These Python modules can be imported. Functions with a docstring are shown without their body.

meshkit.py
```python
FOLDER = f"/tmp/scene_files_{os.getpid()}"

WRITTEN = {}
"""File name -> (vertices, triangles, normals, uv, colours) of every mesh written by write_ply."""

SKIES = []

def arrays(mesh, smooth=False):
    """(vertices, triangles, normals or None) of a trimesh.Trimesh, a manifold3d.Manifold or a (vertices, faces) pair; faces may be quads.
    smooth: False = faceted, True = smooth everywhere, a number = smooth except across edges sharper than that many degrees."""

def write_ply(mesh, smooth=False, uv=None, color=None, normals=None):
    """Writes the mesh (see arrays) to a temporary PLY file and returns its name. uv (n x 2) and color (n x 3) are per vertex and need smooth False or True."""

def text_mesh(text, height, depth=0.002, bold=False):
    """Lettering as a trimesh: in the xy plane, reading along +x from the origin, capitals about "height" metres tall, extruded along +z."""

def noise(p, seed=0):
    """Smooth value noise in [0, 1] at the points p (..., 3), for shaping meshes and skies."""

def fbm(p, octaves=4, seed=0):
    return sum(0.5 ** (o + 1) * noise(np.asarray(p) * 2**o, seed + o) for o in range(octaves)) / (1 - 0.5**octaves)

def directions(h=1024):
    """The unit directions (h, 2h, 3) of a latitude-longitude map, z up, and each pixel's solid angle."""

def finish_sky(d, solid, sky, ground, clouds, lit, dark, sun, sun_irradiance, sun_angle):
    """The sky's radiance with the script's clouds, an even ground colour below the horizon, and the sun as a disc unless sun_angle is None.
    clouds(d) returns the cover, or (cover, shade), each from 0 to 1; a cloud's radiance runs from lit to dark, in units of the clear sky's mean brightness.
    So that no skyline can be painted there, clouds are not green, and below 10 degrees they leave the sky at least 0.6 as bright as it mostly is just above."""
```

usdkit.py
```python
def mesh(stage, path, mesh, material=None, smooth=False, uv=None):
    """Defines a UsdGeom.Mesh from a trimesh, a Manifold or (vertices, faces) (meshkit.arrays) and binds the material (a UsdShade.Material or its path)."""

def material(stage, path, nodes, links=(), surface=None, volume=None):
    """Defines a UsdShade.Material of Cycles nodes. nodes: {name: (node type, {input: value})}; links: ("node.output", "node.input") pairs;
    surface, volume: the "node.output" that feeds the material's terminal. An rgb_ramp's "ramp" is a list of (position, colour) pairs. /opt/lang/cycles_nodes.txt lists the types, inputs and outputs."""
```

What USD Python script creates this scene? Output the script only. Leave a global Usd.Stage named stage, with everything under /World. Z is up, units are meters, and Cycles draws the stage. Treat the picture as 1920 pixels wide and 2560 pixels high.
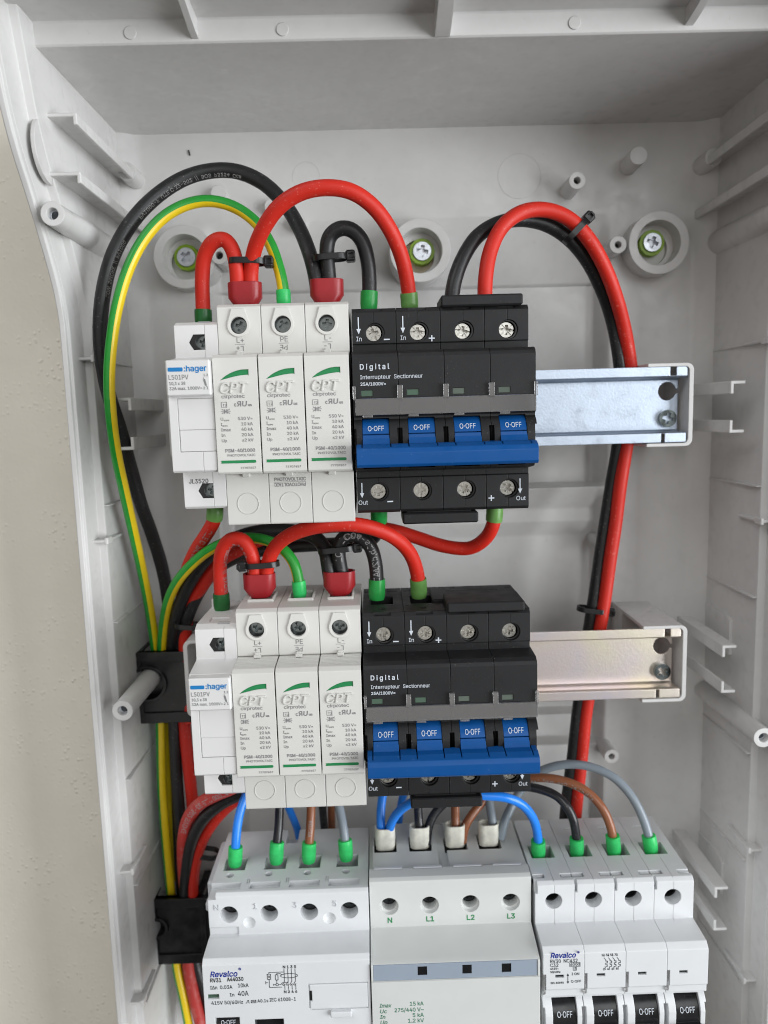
import math, random
import numpy as np, trimesh, usdkit, meshkit
import manifold3d as m3
from pxr import Usd, UsdGeom, UsdLux, UsdShade, Gf, Sdf, Vt
from shapely.geometry import Polygon, LineString, Point, box as sbox
from shapely import affinity
from shapely.ops import unary_union

random.seed(4); rng = np.random.default_rng(4)
stage = Usd.Stage.CreateInMemory()
UsdGeom.SetStageUpAxis(stage, 'Z'); UsdGeom.SetStageMetersPerUnit(stage, 1.0)
UsdGeom.Xform.Define(stage, '/World'); UsdGeom.Scope.Define(stage, '/World/Looks')
# Lengths below are millimetres: x to the right, d out of the wall towards the viewer (world y = -d), z up.
# d = 0 is the front of the mounting rails, z = 0 the middle of the upper rail.
MM = 0.001

# ------------------------------------------------------------------ camera
CX, CD, CZ, YAW, PIT, ROL = -15.785, 349.895, -0.529, 0.01109, 0.13056, 0.02815
def cam_axes():
    cy, sy, cp, sp, cr, sr = math.cos(YAW), math.sin(YAW), math.cos(PIT), math.sin(PIT), math.cos(ROL), math.sin(ROL)
    r0 = np.array([cy, -sy, 0.0]); f0 = np.array([sy, cy, 0.0]); u0 = np.array([0, 0, 1.0])
    f1 = f0 * cp - u0 * sp; u1 = f0 * sp + u0 * cp
    return r0 * cr - u1 * sr, r0 * sr + u1 * cr, f1
RT, UP, FW = cam_axes()
cam = UsdGeom.Camera.Define(stage, '/World/camera')
cam.AddTransformOp().Set(Gf.Matrix4d(*[float(v) for v in (*RT, 0, *UP, 0, *(-FW), 0, CX * MM, -CD * MM, CZ * MM, 1)]))
cam.CreateHorizontalApertureAttr(26.0); cam.CreateVerticalApertureAttr(26.0 * 4 / 3)
cam.CreateFocalLengthAttr(26.0 * 1867.9 / 1920)
cam.CreateFStopAttr(9.0); cam.CreateFocusDistanceAttr(0.300)
cam.CreateClippingRangeAttr(Gf.Vec2f(0.01, 100.0))
cam.CreateExposureAttr(0.0)

# ------------------------------------------------------------------ light: a window in front to the right, dim room light and two added fill lamps
def rect_light(name, pos, target, w, h, power, color):
    L = UsdLux.RectLight.Define(stage, '/World/' + name)
    L.CreateWidthAttr(w); L.CreateHeightAttr(h); L.CreateIntensityAttr(power); L.CreateColorAttr(Gf.Vec3f(*color))
    z = np.array(pos, float) - np.array(target, float); z /= np.linalg.norm(z)
    x = np.cross([0, 0, 1.0], z); x /= np.linalg.norm(x); y = np.cross(z, x)
    L.AddTransformOp().Set(Gf.Matrix4d(*[float(v) for v in (*x, 0, *y, 0, *z, 0, *pos, 1)]))
    L.GetPrim().SetCustomDataByKey('kind', 'structure')
    return L
rect_light('window_light', (1.60, -1.05, -0.16), (0, 0, -0.05), 1.4, 1.4, 8.2, (0.95, 0.98, 1.0))
rect_light('window_light_001', (0.55, -1.75, 0.62), (0, 0, -0.05), 0.8, 0.9, 3.4, (0.97, 0.99, 1.0))  # added fill lamp, raised to light the device tops; no second window
rect_light('added_top_light', (-1.10, -1.00, 1.70), (-0.1, 0, -0.1), 1.6, 1.6, 3.0, (0.97, 0.985, 1.0))  # added fill lamp above left, brightens the wall and device tops; no sky
rect_light('room_light', (-0.85, -2.3, -0.35), (-0.05, 0, 0), 3.0, 2.2, 0.62, (1.0, 0.965, 0.92))

# ------------------------------------------------------------------ materials
def srgb(*c):
    return tuple((v / 255 / 12.92 if v <= 10 else ((v / 255 + 0.055) / 1.055) ** 2.4) for v in c)
def mat(name, color, rough=0.42, bevel=0.35, grain=0.0, grain_scale=2500, dust=0.0, dust_color=(0.55, 0.54, 0.52), tone=0.04, metallic=0.0, spec=0.5, trans=0.0, coat=0.0, dust_scale=900, dust_at=0.71, rvar=0.08):
    P = f'/World/Looks/{name}'
    c = np.array(color, float)
    n = {'geo': ('geometry', {}),
         'tn': ('noise_texture', {'scale': 60.0, 'detail': 4.0}),
         'tr': ('rgb_ramp', {'ramp': [(0.3, tuple(c * (1 - tone))), (0.7, tuple(np.minimum(c * (1 + tone), 1)))]}),
         'rn': ('noise_texture', {'scale': 140.0, 'detail': 5.0}),
         'rr': ('map_range', {'from_min': 0.3, 'from_max': 0.7, 'to_min': max(rough - rvar, 0.03), 'to_max': rough + rvar}),
         'p': ('principled_bsdf', {'metallic': metallic, 'specular_ior_level': spec, 'coat_weight': coat, 'transmission_weight': trans})}
    l = [('geo.position', 'tn.vector'), ('tn.fac', 'tr.fac'), ('geo.position', 'rn.vector'), ('rn.fac', 'rr.value'), ('rr.result', 'p.roughness')]
    col = 'tr.color'
    if dust:
        n['dn'] = ('noise_texture', {'scale': float(dust_scale), 'detail': 3.0, 'roughness': 0.6})
        n['dl'] = ('noise_texture', {'scale': 45.0, 'detail': 3.0})
        n['dm'] = ('math', {'math_type': 'multiply_add', 'value2': 0.25})
        n['dr'] = ('rgb_ramp', {'ramp': [(dust_at, (0, 0, 0)), (min(dust_at + .08, .99), (dust,) * 3)]})
        n['mx'] = ('mix_color', {'b': dust_color})
        l += [('geo.position', 'dn.vector'), ('geo.position', 'dl.vector'), ('dl.fac', 'dm.value1'), ('dn.fac', 'dm.value3'), ('dm.value', 'dr.fac'), ('dr.color', 'mx.fac'), (col, 'mx.a')]
        n['dm'][1]['value2'] = 0.25
        col = 'mx.result'
    l.append((col, 'p.base_color'))
    nrm = None
    if bevel:
        n['bv'] = ('bevel', {'samples': 6, 'radius': bevel * MM}); nrm = 'bv.bevel'
    if grain:
        n['gn'] = ('noise_texture', {'scale': float(grain_scale), 'detail': 2.0})
        n['bp'] = ('bump', {'strength': grain, 'distance': 0.0002})
        l += [('geo.position', 'gn.vector'), ('gn.fac', 'bp.height')]
        if nrm: l.append((nrm, 'bp.normal'))
        nrm = 'bp.normal'
    if nrm: l.append((nrm, 'p.normal'))
    return usdkit.material(stage, P, n, l, surface='p.BSDF')

M = {}
M['shell'] = mat('enclosure_plastic', (0.632, 0.626, 0.614), 0.36, 0.6, grain=0.05, grain_scale=1500, tone=0.022, dust=0.22, dust_color=(.42, .40, .37), dust_at=.80, dust_scale=420, rvar=0.12)
M['shell2'] = M['shell']
M['cpt'] = mat('warm_white_plastic', (0.66, 0.65, 0.62), 0.45, 0.4, grain=0.06, tone=0.02)
M['hag'] = mat('white_plastic', (0.70, 0.695, 0.685), 0.42, 0.35, grain=0.06, tone=0.02)
M['rev'] = mat('cool_white_plastic', (0.70, 0.715, 0.73), 0.38, 0.5, grain=0.06, tone=0.02)
M['revgrey'] = mat('pale_grey_plastic', (0.60, 0.62, 0.645), 0.4, 0.4, grain=0.06, tone=0.02)
M['spd'] = mat('grey_green_white_plastic', (0.62, 0.635, 0.62), 0.42, 0.4, grain=0.06, tone=0.02)
M['strip'] = mat('blue_grey_label_plastic', (0.30, 0.35, 0.42), 0.35, 0.2, tone=0.02)
M['black'] = mat('black_plastic', (0.013, 0.013, 0.014), 0.55, 0.3, grain=0.3, grain_scale=3500, dust=0.22, dust_at=.80, dust_scale=1500, spec=.35)
M['blackgloss'] = mat('smooth_black_plastic', (0.012, 0.012, 0.013), 0.28, 0.4, dust=0.1, dust_at=.8)
M['tie'] = mat('black_nylon', (0.012, 0.012, 0.013), 0.33, 0.25)
M['dark'] = mat('shade_and_window_black', (0.012, 0.014, 0.014), 0.5, 0)  # near-black fill painted as shade inside openings; also colours the breaker indicators
M['bluep'] = mat('blue_plastic', (0.003, 0.072, 0.265), 0.42, 0.4, grain=0.12, grain_scale=3000, dust=0.15, dust_at=.80, dust_color=(.3, .4, .6), spec=.3)
M['steel'] = mat('screw_steel', (0.55, 0.54, 0.50), 0.3, 0.1, metallic=1.0, grain=0.1, grain_scale=1500)
M['zinc'] = mat('dark_zinc_screw', (0.24, 0.27, 0.27), 0.25, 0.12, metallic=1.0)
M['deep'] = mat('shade_toned_screw', (0.012, 0.016, 0.018), 0.35, 0.12)  # near-black colour stands in for shade on screws deep in their holes
M['anchorscrew'] = mat('grey_steel_screw', (0.62, 0.65, 0.70), 0.35, 0.2, metallic=0.85, grain=0.2)
M['rail'] = mat('galvanised_steel', (0.50, 0.565, 0.66), 0.42, 0.5, metallic=1.0, grain=0.30, grain_scale=900, tone=0.04)
M['red'] = mat('red_rubber', (0.58, 0.021, 0.010), 0.5, 0, spec=.38, grain=0.12, grain_scale=1800, dust=0.28, dust_color=(.75, .35, .3), dust_at=.76, dust_scale=700)
M['reddull'] = mat('dusty_red_rubber', (0.46, 0.035, 0.028), 0.55, 0, grain=0.12, grain_scale=1800, dust=0.22, dust_color=(.5, .25, .22), dust_at=.66, dust_scale=260)
M['blk'] = mat('black_rubber', (0.012, 0.012, 0.013), 0.42, 0, grain=0.12, grain_scale=1800, dust=0.25, dust_at=.76, dust_color=(.35, .34, .33))
M['green'] = mat('green_insulation', (0.02, 0.30, 0.035), 0.32, 0, dust=0.15, dust_at=.8)
M['yellow'] = mat('yellow_insulation', (0.80, 0.58, 0.012), 0.32, 0, dust=0.15, dust_at=.8)
M['wblue'] = mat('blue_insulation', (0.02, 0.23, 0.85), 0.28, 0, tone=0.06)
M['wblack'] = mat('charcoal_insulation', (0.016, 0.016, 0.019), 0.28, 0, dust=0.2, dust_at=.78)
M['wbrown'] = mat('brown_insulation', (0.27, 0.098, 0.045), 0.28, 0, tone=0.06)
M['wgrey'] = mat('grey_insulation', (0.24, 0.28, 0.32), 0.28, 0, tone=0.06)
def soft(name, color, rough=0.3, tr=0.35):
    c = tuple(color)
    return usdkit.material(stage, f'/World/Looks/{name}', {
        'bv': ('bevel', {'samples': 6, 'radius': 0.2 * MM}),
        'geo': ('geometry', {}), 'n': ('noise_texture', {'scale': 250.0, 'detail': 2.0}),
        'rp': ('rgb_ramp', {'ramp': [(0.3, tuple(np.array(c) * .85)), (0.7, tuple(np.minimum(np.array(c) * 1.12, 1)))]}),
        'p': ('principled_bsdf', {'roughness': rough}), 't': ('translucent_bsdf', {}), 'm': ('mix_closure', {'fac': tr})},
        [('geo.position', 'n.vector'), ('n.fac', 'rp.fac'), ('rp.color', 'p.base_color'), ('rp.color', 't.color'), ('bv.bevel', 'p.normal'), ('p.BSDF', 'm.closure1'), ('t.BSDF', 'm.closure2')], surface='m.closure')
M['ferg'] = soft('bright_green_ferrule', (0.04, 0.50, 0.10))
M['fergl'] = soft('brightened_green_ferrule', (0.07, 0.85, 0.24), 0.3, 0.4)  # no glow: green raised to offset the weak light around the bottom row
M['fero'] = soft('olive_green_ferrule', (0.20, 0.46, 0.12))
M['ferk'] = soft('deep_green_ferrule', (0.03, 0.20, 0.05))
M['ferr'] = mat('red_ferrule', (0.33, 0.014, 0.02), 0.36, 0.5, tone=0.05)
M['ferw'] = soft('cream_ferrule', (0.88, 0.86, 0.76), 0.4, 0.15)
M['plug'] = mat('lime_green_plug', (0.24, 0.40, 0.012), 0.4, 0.2, tone=0.08)
M['plaster'] = mat('plaster', (0.55, 0.47, 0.35), 0.9, 0, grain=1.0, grain_scale=700, tone=0.12)
M['ink_grey'] = mat('grey_print', (0.22, 0.22, 0.225), 0.5, 0)
M['ink_white'] = mat('white_print', (0.62, 0.66, 0.72), 0.5, 0)
M['ink_black'] = mat('black_print', (0.03, 0.032, 0.035), 0.5, 0)
M['ink_green'] = mat('green_print', (0.012, 0.22, 0.07), 0.45, 0)
M['ink_dkgreen'] = mat('dark_green_print', (0.05, 0.20, 0.12), 0.5, 0)
M['ink_blue'] = mat('light_blue_print', (0.006, 0.19, 0.50), 0.4, 0)
M['ink_navy'] = mat('navy_print', (0.012, 0.03, 0.27), 0.4, 0)
M['ink_cable'] = mat('pale_cable_print', (0.30, 0.29, 0.29), 0.5, 0)
M['indic'] = mat('grey_green_indicator', (0.06, 0.11, 0.075), 0.15, 0, spec=0.6)
M['indic2'] = mat('grey_indicator', (0.09, 0.115, 0.095), 0.15, 0, spec=0.6)
M['seam'] = mat('thin_seam_plastic', (0.30, 0.30, 0.30), 0.6, 0)
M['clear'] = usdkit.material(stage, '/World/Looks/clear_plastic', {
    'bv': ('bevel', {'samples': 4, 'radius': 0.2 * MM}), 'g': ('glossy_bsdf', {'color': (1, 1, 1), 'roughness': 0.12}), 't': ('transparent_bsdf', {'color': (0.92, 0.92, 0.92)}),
    'd': ('diffuse_bsdf', {'color': (0.55, 0.53, 0.52)}), 'f': ('fresnel', {'IOR': 1.5}), 'm1': ('mix_closure', {'fac': 0.16}), 'm2': ('mix_closure', {})},  # grey diffuse share stands in for bright reflections on the pane
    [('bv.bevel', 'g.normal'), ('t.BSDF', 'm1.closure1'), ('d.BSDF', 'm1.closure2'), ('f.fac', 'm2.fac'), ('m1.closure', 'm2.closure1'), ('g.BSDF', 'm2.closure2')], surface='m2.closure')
# second rail: faint yellow and pink passivation colours on the zinc
M['rail2'] = usdkit.material(stage, '/World/Looks/passivated_steel', {
    'geo': ('geometry', {}), 'bv': ('bevel', {'samples': 6, 'radius': 0.5 * MM}),
    'n': ('noise_texture', {'scale': 22.0, 'detail': 3.0, 'distortion': 0.6}),
    'r': ('rgb_ramp', {'ramp': [(0.32, (0.86, 0.79, 0.64)), (0.5, (0.82, 0.73, 0.70)), (0.68, (0.74, 0.69, 0.77))]}),
    'gn': ('noise_texture', {'scale': 1100.0, 'detail': 2.0}), 'b': ('bump', {'strength': 0.25, 'distance': 0.0002}),
    'p': ('principled_bsdf', {'metallic': 1.0, 'roughness': 0.38})},
    [('geo.position', 'n.vector'), ('n.fac', 'r.fac'), ('r.color', 'p.base_color'), ('geo.position', 'gn.vector'), ('gn.fac', 'b.height'), ('bv.bevel', 'b.normal'), ('b.normal', 'p.normal')], surface='p.BSDF')
M['wall'] = usdkit.material(stage, '/World/Looks/painted_plaster_wall', {
    'geo': ('geometry', {}), 'v': ('voronoi_texture', {'scale': 300.0, 'randomness': 1.0}), 'n': ('noise_texture', {'scale': 420.0, 'detail': 3.0, 'roughness': 0.5}), 'n2': ('noise_texture', {'scale': 38.0, 'detail': 3.0}),
    'rp': ('rgb_ramp', {'ramp': [(0.0, (1, 1, 1)), (0.12, (.8, .8, .8)), (0.30, (0, 0, 0))]}), 'mk': ('rgb_ramp', {'ramp': [(0.42, (0, 0, 0)), (0.62, (1, 1, 1))]}),
    'mu': ('math', {'math_type': 'multiply'}), 'ad': ('math', {'math_type': 'multiply_add', 'value2': 0.30}),
    'tr': ('rgb_ramp', {'ramp': [(0.3, (0.80, 0.75, 0.65)), (0.7, (0.84, 0.79, 0.69))]}),
    'b': ('bump', {'strength': 0.6, 'distance': 0.0007}), 'p': ('principled_bsdf', {'roughness': 0.75})},
    [('geo.position', 'v.vector'), ('geo.position', 'n.vector'), ('geo.position', 'n2.vector'), ('v.distance', 'rp.fac'), ('n2.fac', 'mk.fac'), ('rp.color', 'mu.value1'), ('mk.color', 'mu.value2'), ('n.fac', 'ad.value1'), ('mu.value', 'ad.value3'),
     ('ad.value', 'b.height'), ('n2.fac', 'tr.fac'), ('tr.color', 'p.base_color'), ('b.normal', 'p.normal')], surface='p.BSDF')

# ------------------------------------------------------------------ scene tree helpers
used = {}
def path_of(name, parent):
    base = (str(parent.GetPath()) if parent else '/World') + '/' + name
    k = used.get(base, -1) + 1; used[base] = k
    return base if k == 0 else f'{base}_{k:03d}'
def say(p, label=None, cat=None, group=None, kind=None):
    for k, v in (('label', label), ('category', cat), ('group', group), ('kind', kind)):
        if v: p.SetCustomDataByKey(k, v)
    return p
def thing(name, label, cat, at=(0, 0, 0), group=None):
    x = UsdGeom.Xform.Define(stage, path_of(name, None)); x.AddTranslateOp().Set(Gf.Vec3d(at[0] * MM, -at[1] * MM, at[2] * MM))
    return say(x.GetPrim(), label, cat, group)
def tri(mesh):
    if isinstance(mesh, trimesh.Trimesh): return mesh
    if isinstance(mesh, tuple): return trimesh.Trimesh(mesh[0], mesh[1], process=False)
    m = mesh.to_mesh(); return trimesh.Trimesh(np.array(m.vert_properties[:, :3], float), np.array(m.tri_verts), process=False)
def part(name, mesh, m, parent, smooth=28, label=None, kind=None):
    """one mesh of the scene (a list of solids is joined into it); mesh coordinates in mm, world axes, relative to the thing"""
    t = trimesh.util.concatenate([tri(x) for x in mesh]) if isinstance(mesh, list) else tri(mesh)
    t = trimesh.Trimesh(t.vertices * MM, t.faces, process=False)
    p = usdkit.mesh(stage, path_of(name, parent), t, M[m], smooth=smooth).GetPrim()
    return say(p, label, kind=kind)
def copy(src, at, label):
    r = thing(src.GetName(), label, src.GetCustomDataByKey('category'), at, src.GetCustomDataByKey('group'))
    r.GetReferences().AddInternalReference(src.GetPath()); r.SetInstanceable(True)
    return r

# ------------------------------------------------------------------ solids (x, d, z in mm)
def CS(poly):
    if isinstance(poly, Polygon): return m3.CrossSection([np.array(poly.exterior.coords)[:-1]] + [np.array(i.coords)[:-1] for i in poly.interiors], m3.FillRule.EvenOdd)
    if hasattr(poly, 'geoms'): return m3.CrossSection([np.array(r.coords)[:-1] for g in poly.geoms for r in [g.exterior, *g.interiors]], m3.FillRule.EvenOdd)
    return m3.CrossSection([np.array(poly, float)], m3.FillRule.NonZero)
def bx(x0, x1, d0, d1, z0, z1, c=0.0):
    if c <= 0: return m3.Manifold.cube([x1 - x0, d1 - d0, z1 - z0]).translate([x0, -d1, z0])
    return m3.Manifold.batch_hull([bx(x0 + a, x1 - a, d0 + b, d1 - b, z0 + e, z1 - e) for a, b, e in ((c, c, 0), (c, 0, c), (0, c, c))])
def prof(pts, x0, x1):
    """a side outline [(d, z)] drawn out along x"""
    cs = CS([(-d, z) for d, z in pts]); e = m3.Manifold.extrude(cs, x1 - x0)
    return e.transform(np.array([[0, 0, 1, x0], [1, 0, 0, 0], [0, 1, 0, 0]], float))
def plate(poly, d0, d1):
    """a front outline in x, z drawn out from d0 to d1"""
    return m3.Manifold.extrude(CS(poly), d1 - d0).transform(np.array([[1, 0, 0, 0], [0, 0, -1, -d0], [0, 1, 0, 0]], float))
def cyl(x, z, d0, d1, r, r1=None, n=40):
    return m3.Manifold.cylinder(d1 - d0, r, r if r1 is None else r1, n).transform(np.array([[1, 0, 0, x], [0, 0, -1, -d0], [0, 1, 0, z]], float))
def cylx(x0, x1, d, z, r, n=48):
    return m3.Manifold.cylinder(x1 - x0, r, r, n).transform(np.array([[0, 0, 1, x0], [1, 0, 0, -d], [0, 1, 0, z]], float))
def cylz(x, d, z0, z1, r, r1=None, n=32):
    return m3.Manifold.cylinder(z1 - z0, r, r if r1 is None else r1, n).translate([x, -d, z0])
def rrect(x0, x1, z0, z1, r):
    return sbox(x0 + r, z0 + r, x1 - r, z1 - r).buffer(r, quad_segs=6)
def disc(x, z, r): return Point(x, z).buffer(r, quad_segs=12)
def rounded(pts, r):
    """round the corners of an outline (convex and concave)"""
    p = Polygon(pts); p = p.buffer(-r, join_style=2).buffer(r, quad_segs=4); p = p.buffer(r, join_style=2).buffer(-r, quad_segs=4)
    return list(p.simplify(0.01).exterior.coords)[:-1]
def line(pts, w): return LineString(pts).buffer(w / 2, cap_style=2, join_style=2)

_txt = {}
def text(s, h, x, z, d, align='l', bold=False, slant=0.0, depth=0.12, flip=False, squeeze=1.0, width=None):
    """flat lettering facing the viewer: capital height h, baseline at z, its back 0.06 under the surface d"""
    k = (s, bold)
    if k not in _txt: _txt[k] = meshkit.text_mesh(s, 10.0, 1.0, bold)
    t = _txt[k]; v = t.vertices.copy() / 10 * h
    w = v[:, 0].max()
    if width: squeeze = width / w
    v[:, 0] = v[:, 0] * squeeze + slant * v[:, 1]; w *= squeeze
    v[:, 0] -= {'l': 0, 'r': w, 'c': w / 2}[align]
    if flip: v[:, :2] *= -1
    dd = d - 0.06 + t.vertices[:, 2] * (depth + 0.06)
    return trimesh.Trimesh(np.stack([x + v[:, 0], -dd, z + v[:, 1]], 1), t.faces, process=False)

def spline(P, step=1.2):
    P = np.array(P, float); P = np.stack([P[:, 0], -P[:, 1], P[:, 2]], 1)
    Q = np.vstack([2 * P[0] - P[1], P, 2 * P[-1] - P[-2]]); out = []
    for i in range(1, len(Q) - 2):
        a, b, c, d = Q[i - 1:i + 3]; ta, tb, tc = [max(np.linalg.norm(q - p), 1e-6) ** .5 for p, q in ((a, b), (b, c), (c, d))]
        m1 = (c - b) + tb * ((b - a) / ta - (c - a) / (ta + tb)); m2 = (c - b) + tb * ((d - c) / tc - (d - b) / (tb + tc))
        n = max(2, int(np.linalg.norm(c - b) / step)); t = np.linspace(0, 1, n, endpoint=False)[:, None]
        out.append((2 * t**3 - 3 * t**2 + 1) * b + (t**3 - 2 * t**2 + t) * m1 + (-2 * t**3 + 3 * t**2) * c + (t**3 - t**2) * m2)
    out = np.vstack(out + [P[-1:]])
    for _ in range(3): out[1:-1] = 0.25 * out[:-2] + 0.5 * out[1:-1] + 0.25 * out[2:]
    return out
def frames(C):
    T = np.gradient(C, axis=0); T /= np.linalg.norm(T, axis=1, keepdims=True)
    A = np.array([0, -1.0, 0]) - T * (T @ np.array([0, -1.0, 0]))[:, None]   # towards the viewer
    A /= np.maximum(np.linalg.norm(A, axis=1, keepdims=True), 1e-9); return T, A, np.cross(T, A)
def tube(C, r, a0=0.0, a1=360.0, n=22, caps=True, wob=0.0, twist=None):
    """tube round a centre line; a0..a1 (degrees, 0 faces the viewer) leaves only a strip of it"""
    T, A, B = frames(C); full = a1 - a0 >= 359.9
    an = np.radians(np.linspace(a0, a1, n + 1)); an = an[:-1] if full else an
    k = len(an); rr = np.full(len(C), r)
    if wob: rr = r * (1 + wob * (meshkit.noise(C / 9.0) - .5))
    an2 = an[None, :] + (0 if twist is None else np.radians(np.interp(np.linspace(0, 1, len(C)), *twist))[:, None])
    V = C[:, None] + rr[:, None, None] * (np.cos(an2)[..., None] * A[:, None] + np.sin(an2)[..., None] * B[:, None])
    i, j = np.meshgrid(np.arange(len(C) - 1), np.arange(k if full else k - 1), indexing='ij'); j2 = (j + 1) % k
    F = np.stack([i * k + j, i * k + j2, (i + 1) * k + j2, (i + 1) * k + j], -1).reshape(-1, 4)
    F = np.vstack([F[:, [0, 1, 2]], F[:, [0, 2, 3]]]); V = V.reshape(-1, 3)
    if caps and full:
        a, b = len(V), len(V) + 1; V = np.vstack([V, C[0], C[-1]]); q = np.arange(k); e = (len(C) - 1) * k
        F = np.vstack([F, np.stack([np.full(k, a), (q + 1) % k, q], 1), np.stack([np.full(k, b), e + q, e + (q + 1) % k], 1)])
    return trimesh.Trimesh(V, F, process=False)
def cable_text(C, r, s, h, start, ang=0.0, flip=False):
    """lettering wrapped on a cable from arc length start, its middle turned ang degrees from the viewer"""
    L = np.r_[0, np.cumsum(np.linalg.norm(np.diff(C, axis=0), axis=1))]; T, A, B = frames(C)
    t = meshkit.text_mesh(s, h, 0.05, False); v = t.vertices.copy(); v[:, 1] -= h / 2
    if flip: v[:, 0] = v[:, 0].max() - v[:, 0]; v[:, 1] *= -1
    a = start + v[:, 0]; at = lambda X: np.stack([np.interp(a, L, X[:, k]) for k in range(3)], 1)
    th = math.radians(ang) + v[:, 1] / r; rr = r - 0.02 + v[:, 2] * 1.6
    P = at(C) + rr[:, None] * (np.cos(th)[:, None] * at(A) + np.sin(th)[:, None] * at(B))
    return trimesh.Trimesh(P, t.faces, process=False)
def grid(X, Y, Z):
    """a sheet from arrays of points"""
    n, k = X.shape; V = np.stack([X, Y, Z], -1).reshape(-1, 3); i, j = np.meshgrid(np.arange(n - 1), np.arange(k - 1), indexing='ij')
    F = np.stack([i * k + j, i * k + j + 1, (i + 1) * k + j + 1, (i + 1) * k + j], -1).reshape(-1, 4)
    return trimesh.Trimesh(V, np.vstack([F[:, [0, 1, 2]], F[:, [0, 2, 3]]]), process=False)
def pozi(r, depth, slot=False, turn=0.0):
    """screw head facing the viewer, front at d = 0, with a cross recess (and a slot through it)"""
    h = cyl(0, 0, -depth - 1.5, 0, r, n=36) - m3.Manifold.batch_boolean([bx(-r * .64, r * .64, -2.6, .1, -r * .20, r * .20), bx(-r * .20, r * .20, -2.6, .1, -r * .64, r * .64), cyl(0, 0, -3, .1, r * .36, n=16)], m3.OpType.Add)
    if slot:
        h = h - bx(-r * 1.1, r * 1.1, -1.2, .1, -r * .12, r * .12)
        for k in range(4):
            h = h - bx(r * .34, r * .94, -.5, .1, -r * .06, r * .06).rotate([0, 45 + 90 * k, 0])
    return h.rotate([0, turn, 0])
sm = lambda e0, e1, x: (lambda t: t * t * (3 - 2 * t))(np.clip((np.asarray(x, float) - e0) / (e1 - e0), 0, 1))

# ------------------------------------------------------------------ the wall behind
X0 = 11.5                     # middle of the enclosure
DB = -47.0                    # its back panel
wl = usdkit.mesh(stage, '/World/wall', trimesh.Trimesh(np.array([[-.7, .066, -.75], [.7, .066, -.75], [.7, .066, .6], [-.7, .066, .6]]), [[0, 1, 2], [0, 2, 3]], process=False), M['wall']).GetPrim()
say(wl, 'beige painted plaster wall with a rough grain behind the enclosure', 'wall', kind='structure')

# ------------------------------------------------------------------ enclosure
enc = thing('electrical_enclosure', 'open light grey plastic electrical enclosure screwed to the beige wall', 'enclosure')
def rim_d(z):
    z = np.asarray(z, float)
    return np.interp(z, [-430, 40, 50, 58, 71, 87.5, 102, 116, 155], [20, 20.5, 22.5, 25.5, 32.5, 42.5, 52.5, 59, 70])
zs = np.unique(np.r_[np.linspace(-420, 40, 64), np.linspace(40, 152, 70)])
rd = rim_d(zs); rd = np.convolve(np.pad(rd, 3, 'edge'), np.ones(7) / 7, 'valid')
prf = [(149.6, None, -60), (150.3, None, DB), (152.2, -15.0, 0), (152.5, -14.2, 0), (155.6, -13.6, 0), (155.9, -12.8, 0), (156.3, -2.4, 0), (156.5, -1.6, 0), (157.3, -1.5, 0), (157.6, -1.3, 0), (157.8, -0.1, 0), (158.0, 0.15, 0), (159.8, 0.15, 0), (160.2, -0.1, 0), (160.6, -3, 0), (161.5, None, -65.5)]
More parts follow.
